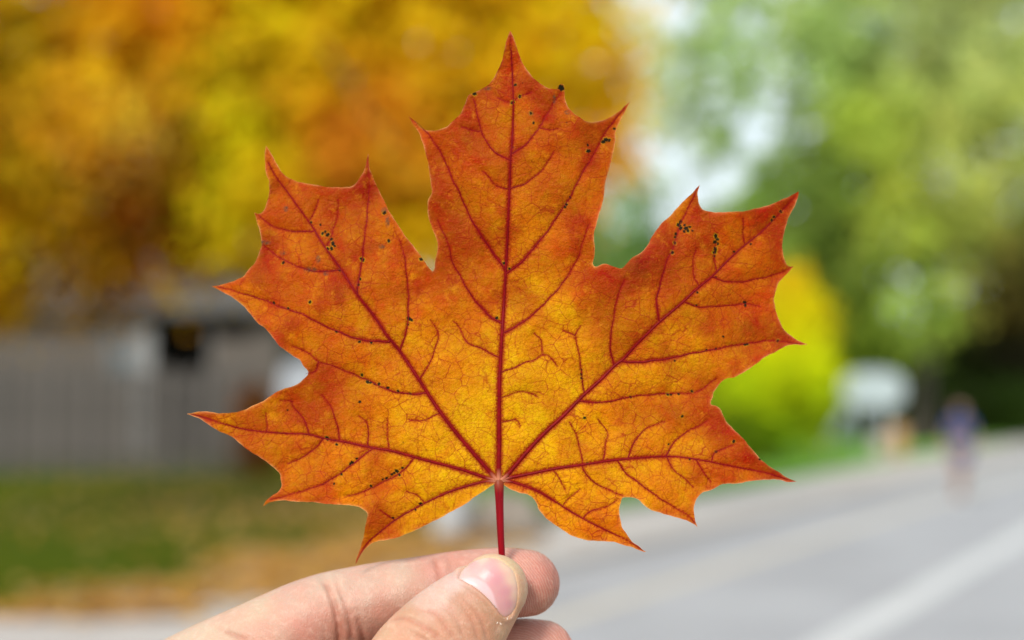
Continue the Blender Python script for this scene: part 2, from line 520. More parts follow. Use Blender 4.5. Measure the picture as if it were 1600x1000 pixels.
# ------------------------------------------------------------------ grass and fallen leaves
def blades():
    n = 46000
    o = -7.8 - RNG.random(n) ** 1.5 * 18; s = RNG.uniform(-2, 36, n)
    q = np.stack([RD.x * s + RN.x * o, RD.y * s + RN.y * o], 1)
    m = (q[:, 1] > 5) & (q[:, 1] < 28)
    q = q[m]; n = len(q)
    a = RNG.uniform(0, 6.28, n); h = RNG.uniform(0.05, 0.11, n); w = 0.012
    z = 0.05
    V = np.zeros((n, 3, 3))
    V[:, 0] = np.stack([q[:, 0] - np.cos(a) * w, q[:, 1] - np.sin(a) * w, np.full(n, z)], 1)
    V[:, 1] = np.stack([q[:, 0] + np.cos(a) * w, q[:, 1] + np.sin(a) * w, np.full(n, z)], 1)
    V[:, 2] = np.stack([q[:, 0] + np.sin(a) * h * .5, q[:, 1] - np.cos(a) * h * .5, z + h], 1)
    gr = mesh_np('grass', V.reshape(-1, 3), np.arange(n * 3).reshape(n, 3), M_grn, smooth=False)
    k = RNG.random((n, 1))
    c = (1 - k) * np.array([[0.043, 0.095, 0.002]]) + k * np.array([[0.125, 0.125, 0.003]])
    attr_color(gr.data, 'pigment', np.repeat(c, 3, 0))
    tag(gr, 'short green grass of the lawn in front of the fence', 'grass', kind='stuff')
blades()

def litter():
    pts = []
    for (u, v, ru, rv, n) in ((470, 900, 130, 28, 1000), (620, 872, 100, 22, 1200), (300, 945, 170, 12, 500), (120, 978, 200, 9, 380), (560, 810, 160, 30, 420), (150, 800, 260, 60, 200), (760, 850, 80, 20, 300), (380, 790, 220, 60, 420)):
        uu = u + RNG.normal(size=n) * ru * .55; vv = v + RNG.normal(size=n) * rv * .55
        dd = CAMZ * FPX / np.maximum(vv - HOR, 60)
        x = (uu - 800) / FPX * dd
        pts.append(np.stack([x, dd, np.full(n, 0.125)], 1))
    P = np.concatenate(pts)
    P[:, 2] += RNG.uniform(-0.02, 0.03, len(P))
    n = len(P)
    a = RNG.uniform(0, 6.28, n); s = RNG.uniform(0.05, 0.09, n)
    e = np.stack([np.cos(a), np.sin(a), RNG.normal(0, .25, n)], 1) * s[:, None]
    f = np.stack([-np.sin(a), np.cos(a), RNG.normal(0, .25, n)], 1) * s[:, None] * .8
    V = np.stack([P - e, P + f, P + e, P - f], 1).reshape(-1, 3)
    L = mesh_np('fallen_leaves', V, np.arange(n * 4).reshape(n, 4), M_fol, smooth=False)
    base = np.array([lin((215, 170, 80)), lin((225, 182, 98)), lin((190, 140, 66)), lin((205, 168, 118))])
    attr_color(L.data, 'pigment', np.repeat(base[RNG.integers(0, 4, n)] * RNG.uniform(.7, 1.2, (n, 1)), 4, 0))
    tag(L, 'orange and yellow fallen leaves lying thick along the edge of the path', 'fallen leaves', kind='stuff')
litter()

# ------------------------------------------------------------------ fence, house, car, boulder
M_boards = [simple('weathered_board', tuple(x * k for x in (0.080, 0.072, 0.066)), 0.9, 0.3, 5, bump=0.3) for k in (1.0, .7, 1.3, .85)]
M_board = simple('weathered_board', (0.155, 0.14, 0.13), 0.9, 0.35, 5, bump=0.3)
M_rail = simple('fence_rail', (0.08, 0.072, 0.065), 0.9, 0.3, 5)
FY = 28.4
fx0, fx1 = W(-260, 700, FY).x, W(392, 700, FY).x
fence = empty('board_fence', ((fx0 + fx1) / 2, FY, 0.06))
tag(fence, 'long weathered grey fence of upright boards at the back of the lawn', 'fence')
pitch = 0.155
nb = int((fx1 - fx0) / pitch)
bmeshes = []
for k in range(4):
    w, h = 0.112 + 0.006 * (k % 3), 2.02 + 0.03 * k
    V = [(-w / 2, -.011, 0), (w / 2, -.011, 0), (w / 2, .011, 0), (-w / 2, .011, 0), (-w / 2, -.011, h - .04), (w / 2, -.011, h - .04), (w / 2, .011, h - .04), (-w / 2, .011, h - .04),
         (-w / 2 + .03, -.011, h), (w / 2 - .03, -.011, h), (w / 2 - .03, .011, h), (-w / 2 + .03, .011, h)]
    F = [[3, 2, 1, 0], [0, 1, 5, 4], [1, 2, 6, 5], [2, 3, 7, 6], [3, 0, 4, 7], [4, 5, 9, 8], [5, 6, 10, 9], [6, 7, 11, 10], [7, 4, 8, 11], [8, 9, 10, 11]]
    me = bpy.data.meshes.new('board'); me.from_pydata(V, [], F); me.materials.append(M_boards[k]); bmeshes.append(me)
for i in range(nb):
    o = bpy.data.objects.new('board', bmeshes[(i * 7 + i // 5) % 4])
    link(o, fence)
    o.location = (fx0 + (i + .5) * pitch - fence.location.x, 0.0, 0.02 + 0.01 * math.sin(i * 1.7))
    o.rotation_euler = (0, 0.006 * math.sin(i * 2.3), 0)
for z in (0.35, 1.1, 1.8):
    box('rail', (fx0 - fence.location.x, 0.02, z), (fx1 - fence.location.x, 0.07, z + 0.09), M_rail, fence)
x = fx0
while x < fx1 + 0.01:
    box('post', (x - fence.location.x - .05, .072, -0.1), (x - fence.location.x + .05, .17, 2.15), M_rail, fence, 0.008)
    x += (fx1 - fx0) / 5

M_siding = simple('taupe_siding', (0.10, 0.085, 0.072), 0.85, 0.15, 3)
M_trim = simple('grey_trim', (0.22, 0.22, 0.22), 0.7, 0.1, 3)
M_dark = simple('unlit_interior_black', (0.012, 0.010, 0.009), 0.8, 0.2, 3)
M_roof = simple('roof_shingle', (0.07, 0.065, 0.06), 0.9, 0.3, 8, bump=0.5)
M_glass = simple('window_glass', (0.05, 0.075, 0.09), 0.08, 0.1, 2, spec=0.8)
HY = 36.0
hx0, hx1 = W(-420, 600, HY).x, W(436, 600, HY).x
house = empty('house', ((hx0 + hx1) / 2, HY, 0.06))
tag(house, 'taupe boarded house with dark openings, standing behind the grey fence', 'house')
hx = house.location.x
def hp(u, v):
    p = W(u, v, HY); return p.x - hx, p.z - 0.06
# openings (u0, v0, u1, v1)
door = hp(238, 745) + hp(330, 470)
win1 = hp(176, 590) + hp(206, 500)
win2 = hp(336, 528) + hp(395, 476)
L0, L1, H = hx0 - hx, hx1 - hx, 3.6
# wall built in panels round the openings
xs = sorted([L0, win1[0], win1[2], door[0], door[2], win2[0], win2[2], L1])
k = 0
for a, b in zip(xs[:-1], xs[1:]):
    op = None
    for w in (door, win1, win2):
        if abs(a - w[0]) < 1e-6: op = w
    segs = [(0, H)] if op is None else [(0, max(0.0, op[1])), (op[3], H)]
    if op is door: segs = [(door[3], H)]
    for z0, z1 in segs:
        if z1 - z0 > 0.02: box('wall', (a, 0, z0), (b, 0.2, z1), M_siding, house)
box('wall', (L0, 0.2, 0), (L0 + .2, 8, H), M_siding, house)
box('wall', (L1 - .2, 0.2, 0), (L1, 8, H), M_siding, house)
box('wall', (L0, 8, 0), (L1, 8.2, H), M_siding, house)
nrow = int(H / 0.3)
for i in range(nrow):       # lapped siding boards proud of the wall, left of the door
    box('siding_board', (L0, -0.025, i * .3 + .01), (win1[0] - .12, -0.004, i * .3 + .285), M_siding, house)
box('dark_backing', (door[0] - .6, 1.6, 0), (win2[2] + .6, 1.7, H), M_dark, house)  # near-black sheet stands in for the unlit rooms behind the openings
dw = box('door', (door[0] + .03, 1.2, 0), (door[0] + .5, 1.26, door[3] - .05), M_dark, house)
box('handle', (door[0] + .42, 1.17, 1.0), (door[0] + .46, 1.197, 1.12), M_trim, dw)
def hwindow(w):
    f = box('window', (w[0], .05, w[1]), (w[2], .07, w[3]), M_glass, house)
    t = .09
    box('frame', (w[0] - t, -.03, w[1] - t), (w[0], .04, w[3] + t), M_trim, f)
    box('frame', (w[2], -.03, w[1] - t), (w[2] + t, .04, w[3] + t), M_trim, f)
    box('frame', (w[0], -.03, w[3]), (w[2], .04, w[3] + t), M_trim, f)
    box('sill', (w[0], -.05, w[1] - t), (w[2], .04, w[1]), M_trim, f)
hwindow(win1)
box('lintel', (win2[0] - .1, -.03, win2[3]), (win2[2] + .1, -.004, win2[3] + .12), M_rail, house)
for (a, b) in ((win1[2] + .12, door[0] - .03), (door[2] + .03, win2[0] - .12)):
    box('corner_board', (a, -0.02, 0), (b, -0.003, H - .2), M_trim, house)
V = [(L0 - .4, -.6, H), (L1 + .4, -.6, H), (L1 + .4, 8.8, H), (L0 - .4, 8.8, H), (L0 - .4, 4.1, H + 2.6), (L1 + .4, 4.1, H + 2.6)]
rf = mesh_np('roof', V, [[0, 1, 5, 4], [2, 3, 4, 5], [0, 4, 3], [1, 2, 5], [0, 3, 2, 1]], M_roof, house, smooth=False)
box('chimney', (L0 + 3, 3.4, H + 1.6), (L0 + 3.7, 4.1, H + 3.4), M_roof, rf)

# silver car parked beyond the end of the fence
M_silver = simple('silver_paint', (0.34, 0.36, 0.40), 0.35, 0.05, 2, metal=0.0)
M_tyre = simple('tyre_rubber', (0.02, 0.02, 0.02), 0.85, 0.1, 9)
M_rim = simple('wheel_rim', (0.45, 0.45, 0.46), 0.35, 0.05, 4, metal=0.8)
M_lampg = simple('lamp_lens', (0.7, 0.7, 0.68), 0.12, 0.05, 4)
def car(loc, rz):
    c = empty('parked_van', loc, rz)
    tag(c, 'tall silver van parked past the right end of the fence', 'van')
    prof = [(-2.1, .30), (-2.14, .62), (-2.12, 1.2), (-2.08, 1.9), (-1.98, 2.24), (-1.6, 2.34), (0, 2.38), (.7, 2.30), (1.45, 1.45), (1.95, 1.25), (2.13, .9), (2.16, .5), (2.1, .30),
            (1.72, .30), (1.62, .58), (1.35, .68), (1.08, .58), (.98, .30), (-.98, .30), (-1.08, .58), (-1.35, .68), (-1.62, .58), (-1.72, .30)]
    V, F = [], []
    n = len(prof)
    for y, k in ((-.86, .0), (-.80, 1.), (.80, 1.), (.86, .0)):
        for (x, z) in prof:
            inset = .12 * max(0, (z - 1.2) / 1.6) if abs(y) > .81 else 0
            V.append((x * (.985 if k == 0 else 1), y - math.copysign(inset + (.1 * max(0, (z - 1.2) / 1.6) if abs(y) < .81 else 0), y), z if k else z - (.03 if z > .9 else 0)))
    for r in range(3):
        for i in range(n):
            j = (i + 1) % n
            F.append([r * n + i, r * n + j, (r + 1) * n + j, (r + 1) * n + i])
    F.append(list(range(n))); F.append([3 * n + i for i in range(n)][::-1])
    b = mesh_np('body', V, F, M_silver, c, smooth=False)
    for sy in (-1, 1):
        y = sy * .80
        for q in (((.0, 1.4), (.0, 2.1), (.62, 2.08), (1.12, 1.42)),):
            V = [(x, y - sy * .10 * (z - 1.2) / 1.6 + sy * .012, z) for x, z in q] + [(x, y - sy * .10 * (z - 1.2) / 1.6 - sy * .02, z) for x, z in q]
            mesh_np('window', V, [[0, 1, 2, 3], [7, 6, 5, 4], [0, 4, 5, 1], [1, 5, 6, 2], [2, 6, 7, 3], [3, 7, 4, 0]], M_glass, b, smooth=False)
        for x in (-1.35, 1.35):
            w = mesh_np('wheel', *tube_arrays([(x, sy * .66, .31), (x, sy * .84, .31)], [.31, .31], side=(0, 0, 1), seg=20, caps=False), M_tyre, c)
            mesh_np('rim', *tube_arrays([(x, sy * .83, .31), (x, sy * .86, .31)], [.2, .19], side=(0, 0, 1), seg=16, caps=False), M_rim, w)
        box('headlight', (2.06, sy * .5 - .16, .62), (2.15, sy * .5 + .16, .74), M_lampg, c, .02)
        box('tail_lamp', (-2.13, sy * .6 - .12, .66), (-2.06, sy * .6 + .12, .8), simple('tail_red', (.3, .02, .02), .2), c, .02)
    V = [(.76, -.66, 2.24), (.76, .66, 2.24), (1.42, .74, 1.5), (1.42, -.74, 1.5)]
    V += [(a + .02, b_, c_ + .03) for a, b_, c_ in V]
    mesh_np('windscreen', V, [[3, 2, 1, 0], [4, 5, 6, 7], [0, 1, 5, 4], [1, 2, 6, 5], [2, 3, 7, 6], [3, 0, 4, 7]], M_glass, c, smooth=False)
car((W(428, 650, 33).x + 2.2, 33.6, 0.06), math.radians(4))

M_stone = simple('boulder_stone', (0.20, 0.17, 0.14), 0.9, 0.4, 4, bump=0.7)
bm = bmesh.new()
bmesh.ops.create_icosphere(bm, subdivisions=4, radius=1)
for v in bm.verts:
    n = fractal(v.co * 1.3, 1.0, 2.0, 4)
    v.co *= 1 + .22 * n
    v.co = Vector((v.co.x * .42, v.co.y * .36, max(-.12, v.co.z * .34)))
me = bpy.data.meshes.new('boulder'); bm.to_mesh(me); bm.free(); me.materials.append(M_stone)
for q in me.polygons: q.use_smooth = True
bo = bpy.data.objects.new('boulder', me); COL.objects.link(bo)
bo.location = (W(800, 830, 15.6).x - .02, 15.4, .24)
tag(bo, 'brown grey boulder on the grass at the right of the pale tree trunk', 'boulder')

# ------------------------------------------------------------------ sign, bin, walker
M_white = simple('white_paint', (0.33, 0.39, 0.41), 0.5, 0.05, 3)
M_orange = simple('orange_plastic', (0.46, 0.27, 0.12), 0.5, 0.1, 3)
M_pinkw = simple('pale_pink_pot', (0.66, 0.55, 0.56), 0.6, 0.08, 3)
SY = 35.0
sp = W(1365, 700, SY)
sg = empty('sign_board', (sp.x, SY, 0.06), math.radians(-14))
tag(sg, 'blank white rounded board sign on two posts on the verge beyond the yellow shrub', 'sign')
V, F = [], []
for yy in (-.04, .04):
    for k in range(40):
        a = k / 40 * 2 * math.pi
        ca, sa = math.cos(a), math.sin(a)
        V.append((.76 * math.copysign(abs(ca) ** .75, ca), yy, 1.72 + .46 * math.copysign(abs(sa) ** .75, sa)))
F = [list(range(40)), [40 + k for k in range(40)][::-1]] + [[k, 40 + k, 40 + (k + 1) % 40, (k + 1) % 40] for k in range(40)]
mesh_np('board', V, [f[::-1] for f in F], M_white, sg, smooth=False)
box('post', (-.36, .042, 0), (-.26, .14, 2.1), M_white, sg, .01)
box('post', (.26, .042, 0), (.36, .14, 2.1), M_white, sg, .01)
box('cap', (-.78, -.07, 2.152), (.78, .16, 2.2), M_white, sg, .01) if False else None
br = mesh_np('brace', *tube_arrays([(-1.15, .02, .25), (-.62, .0, 1.12)], [.13, .13], side=(0, 1, 0), seg=8), M_white, sg)
def lathe(name, prof, mat, parent=None, seg=24, loc=(0, 0, 0)):
    V, F = [], []
    a = np.linspace(0, 2 * math.pi, seg, endpoint=False)
    for r, z in prof:
        for t in a: V.append((r * math.cos(t) + loc[0], r * math.sin(t) + loc[1], z + loc[2]))
    for i in range(len(prof) - 1):
        for j in range(seg):
            k = (j + 1) % seg
            F.append([i * seg + j, i * seg + k, (i + 1) * seg + k, (i + 1) * seg + j])
    F.append(list(range(seg))[::-1]); F.append([(len(prof) - 1) * seg + j for j in range(seg)])
    return mesh_np(name, V, F, mat, parent)
bx = W(1403, 700, 34.4)
bn_ = empty('litter_bin', (bx.x, 34.4, 0.06)); tag(bn_, 'upright orange bin beside the white sign', 'bin')
lathe('bin_body', [(.14, 0), (.17, .05), (.19, .6), (.2, .66), (.2, .7)], M_orange, bn_)
lathe('lid', [(.215, .702), (.215, .74), (.15, .82), (.04, .86)], M_orange, bn_)
px_ = W(1376, 700, 34.2)
pt = empty('planter', (px_.x, 34.2, 0.06)); tag(pt, 'pale pink plant pot standing between the white sign post and the orange bin', 'planter')
lathe('pot', [(.12, 0), (.16, .05), (.2, .5), (.23, .52), (.23, .58), (.2, .58), (.19, .54)], M_pinkw, pt)
lathe('soil', [(.185, .5), (.18, .53), (.05, .55)], simple('soil', (.04, .03, .02), .95), pt)

M_skin_far = simple('walker_skin', (0.28, 0.17, 0.13), 0.6, 0.1, 5)
M_top = simple('violet_blue_top', (0.006, 0.045, 0.18), 0.85, 0.1, 20)
M_short = simple('blue_shorts', (0.012, 0.045, 0.20), 0.85, 0.1, 20)
M_hair = simple('brown_hair', (0.09, 0.05, 0.035), 0.8, 0.3, 30)
M_shoe = simple('pale_shoes', (0.6, 0.6, 0.6), 0.7, 0.1, 10)
def skinned(name, V, Eg, R, mat, parent, root=0, lev=1):
    me = bpy.data.meshes.new(name); me.from_pydata(V, Eg, []); me.update()
    o = bpy.data.objects.new(name, me); COL.objects.link(o)
    sk = o.modifiers.new('skin', 'SKIN')
    sd = me.skin_vertices[0].data
    for i, r in enumerate(R): sd[i].radius = (r, r) if not isinstance(r, tuple) else r
    sd[root].use_root = True
    sb = o.modifiers.new('sub', 'SUBSURF'); sb.levels = lev; sb.render_levels = lev
    dg = bpy.context.evaluated_depsgraph_get()
    m2 = bpy.data.meshes.new_from_object(o.evaluated_get(dg))
    bpy.data.objects.remove(o)
    m2.materials.clear(); m2.materials.append(mat)
    for q in m2.polygons: q.use_smooth = True
    o2 = bpy.data.objects.new(name, m2); m2.name = name
    return link(o2, parent)
pp = W(1500, 700, 21.6)
wk = empty('person', (pp.x, 21.6, 0.0), math.radians(12))
wk.scale = (1.04, 1.04, 1.04)
tag(wk, 'walker in a violet and blue top and shorts coming along the road', 'person')
# walker faces the camera (-Y); height 1.45
V = [(0, 0, .80), (0, 0, .93), (0, .0, 1.08), (0, .0, 1.17), (0, -.01, 1.24), (0, -.02, 1.33), (0, -.015, 1.41)]
R = [.115, .105, .125, .085, .045, .085, .07]
Eg = [(0, 1), (1, 2), (2, 3), (3, 4), (4, 5), (5, 6)]
def add(par, pts, rs):
    for p, r in zip(pts, rs):
        V.append(p); R.append(r); Eg.append((par, len(V) - 1)); par = len(V) - 1
    return par
for s, f in ((-1, 1), (1, -1)):
    add(0, [(s * .075, 0, .74), (s * .085, -.10 * f, .43), (s * .085, -.06 * f + (.10 if f < 0 else 0), .08), (s * .09, -.17 * f - .02, .035)], [.082, .056, .036, .03])
    w = add(3, [(s * .15, 0, 1.16), (s * .20, .05 * f, .94), (s * .19, -.07 * f - .02, .74), (s * .185, -.09 * f - .02, .69)], [.05, .038, .026, .022])
    for k in range(4):
        add(w, [(s * (.175 + .0), -.115 * f - .02 + .014 * k - .02, .655), (s * .172, -.118 * f - .02 + .014 * k - .02, .62 + .004 * abs(k - 1))], [.007, .006])
    add(w, [(s * .165, -.13 * f - .03, .675), (s * .16, -.14 * f - .03, .65)], [.008, .007])
skinned('body', V, Eg, R, M_skin_far, wk, 0, 2)
skinned('top', [(0, 0, .90), (0, 0, 1.0), (0, 0, 1.12), (0, 0, 1.19), (-.15, 0, 1.16), (-.185, .03, 1.04), (.15, 0, 1.16), (.185, -.03, 1.04)],
        [(0, 1), (1, 2), (2, 3), (3, 4), (4, 5), (3, 6), (6, 7)], [.135, .13, .145, .09, .062, .055, .062, .055], M_top, wk)
skinned('shorts', [(0, 0, .86), (0, 0, .79), (-.08, 0, .70), (-.09, -.05, .56), (.08, 0, .70), (.09, .05, .56)],
        [(0, 1), (1, 2), (2, 3), (1, 4), (4, 5)], [.13, .13, .10, .085, .10, .085], M_short, wk)
skinned('hair', [(0, .035, 1.26), (0, .03, 1.34), (0, .0, 1.425)], [(0, 1), (1, 2)], [.06, .085, .08], M_hair, wk)
for s, f in ((-1, 1), (1, -1)):
    skinned('shoe', [(s * .085, -.06 * f + (.12 if f < 0 else 0.02), .045), (s * .09, -.17 * f - .06, .03)], [(0, 1)], [.045, .035], M_shoe, wk)

# ================================================================== THE HELD LEAF
OUT = """798,56.5 803,70 809,85 814,99 820,111.5 828,122.5 839,133.5 851.5,142 862.5,145 869,145.5 871,140.5 876,138.5 880,142 880,150 882,161 886,172 894,182 906.5,191 917.5,196 931,195.7 945,191 959,183 970,175 982,164
974,179 965.7,195 960,210.5 958.5,227 956,243.5 952,260 947,276.5 944.5,293 942,310 938,327.5 931,349.5 927,369 928.5,391 926,413 931,417 939.5,413.6 948,414 959,418 970,419.6 978,412 989,402 1000,395 1010,385 1016,374 1022.5,362.5 1032.5,350 1045,339 1055,327.5 1067.5,315 1077.5,305 1086,296 1092,290
1089,300 1089.5,310 1092,320 1096,327.5 1105,331 1120,332 1137.5,332 1157.5,331 1177.5,327 1195,322.5 1212.5,316 1227.5,309.5 1237.5,304 1244,300.5
1243.5,310 1240,321 1234,335 1230,345 1227,360 1225,375 1225,390 1228,402.5 1234,412.5 1239,415.5 1245,415.5
1237.5,424 1229,432.5 1221,442.5 1217,452.5 1214,465 1215.5,477.5 1218,490 1222.5,502.5 1230,515 1240,524 1250,531 1260,536 1271,539
1258,539 1245,539 1232.5,541.5 1217.5,549 1200,557.5 1182.5,569 1165,581 1150,589 1142.5,590.5 1135,592.5 1126,601 1120,609 1116,615 1115,621 1112,627.5 1112.5,633 1120,634 1126,639 1130,647.5 1135,657.5 1144,667.5 1155,679 1165,690 1177.5,704 1190,719 1205,730 1220,740 1232.5,747.5 1246,753
1235,754 1220,751 1200,750 1180,751 1160,754 1145,756 1130,756 1120,760 1110,765 1097.6,769 1088,777 1083,789 1083,801 1085,811 1088,822
1084,817.5 1073,812 1058.5,807 1044,803 1031.6,800 1022,797 1016,795 1011,791 1003,785.6 996.6,779 990,776.7 980,776 972,777 969,782.5 967,793 968,807 971,822 978,832 986,843 996.6,851.6 1003,857 1008,859.5
1003,859.5 998.6,858 986,852.6 974,849 959.5,845 945,844 928.5,844 914,843 901.7,838.6 887,833 873,824 860,814.5 848,804 841,795 839,786.6 832.6,778 824,772 813,770 800.6,765 790,760
778,754 770,757.5 760,764 742.5,776 722.5,790 700,802.5 680,814 665,821 640,832.5 607.5,842.5 590,845.5 577.5,851 567.5,862.5 560,872.5 555,883
557.5,870 562.5,857.5 567.5,842.5 571,825 575,807.5 576,801 567.5,794 552.5,789 532.5,787.5 515,786 495,784 470,782 445,780.5 430,782 420,785.5 411,791
416,782 425,775 435,767.5 441,759 440,747.5 437.5,737.5 425,726 412.5,716 397.5,707.5 382.5,696 367.5,684 350,675 332.5,664 317.5,655 305,649 295,645.5
312.5,642.5 327.5,642.5 345,644 365,644 382.5,640 397.5,633 407.5,629 422.5,619 437.5,610 450,605.5 462.5,601 472.5,595 481,585 481,579 475,572.5 469,562.5 455,554 440,542.5 427.5,527.5 415,514 402.5,504 390,491 377.5,477.5 365,467.5 350,459 337.5,452.5 325,447
340,444 355,441 367.5,436 379,431 385,422.5 394,412.5 400,400 405,385 405,375 402.5,360 399,347.5 395,335 393.5,330.5
402.5,332 409,327.5 414,315 417,302.5 418,287.5 417.5,280 412.5,270 411,255 411,237.5 412.5,224.5
417.5,232.5 425,246 434,261 442.5,272.5 455,279 470,283 490,287 510,290 530,291 547.5,289.5 557.5,281 565,269 570,254 573.5,237.5
575.5,257.5 581,275 589,292.5 600,315 612.5,337.5 627.5,360 640,377.5 652.5,392.5 662.5,407.5 670,419 675,424
678,420 680,407.5 683,395 684,382.5 680.5,370 675,355 669.5,340 669,320 671,310 675,302.5 674,287.5 671,270 669,255 665,237.5 660,222.5 655,208 645,194 638,182
648,190 659,201 670,205 684,206 697.5,202 708.5,192.6 719.5,183 726,169 732,153 741.5,148.6 752.5,143 765,135 774.5,122.5 781,109 787,92 791,73 795,61"""
# every line starts just after a sharp point; the margin is smooth between sharp points
runs = [[tuple(map(float, q.split(','))) for q in ln.split()] for ln in OUT.split('\n')]
poly = []
prev = runs[-1][-1]
for r in runs:
    c = spline([prev] + r if prev != r[0] else r, 2.5)
    poly += [tuple(q) for q in c[1:]]
    prev = r[-1]
poly = np.array(poly)
# small natural raggedness of the margin
kk = np.arange(len(poly))
jit = 0.35 * np.sin(kk * 0.9) * np.sin(kk * 0.23 + 1) + 0.3 * np.sin(kk * 0.41 + 2)
tg = np.roll(poly, -1, 0) - np.roll(poly, 1, 0)
tg /= np.linalg.norm(tg, axis=1)[:, None] + 1e-9
poly = poly + np.stack([-tg[:, 1], tg[:, 0]], 1) * jit[:, None]

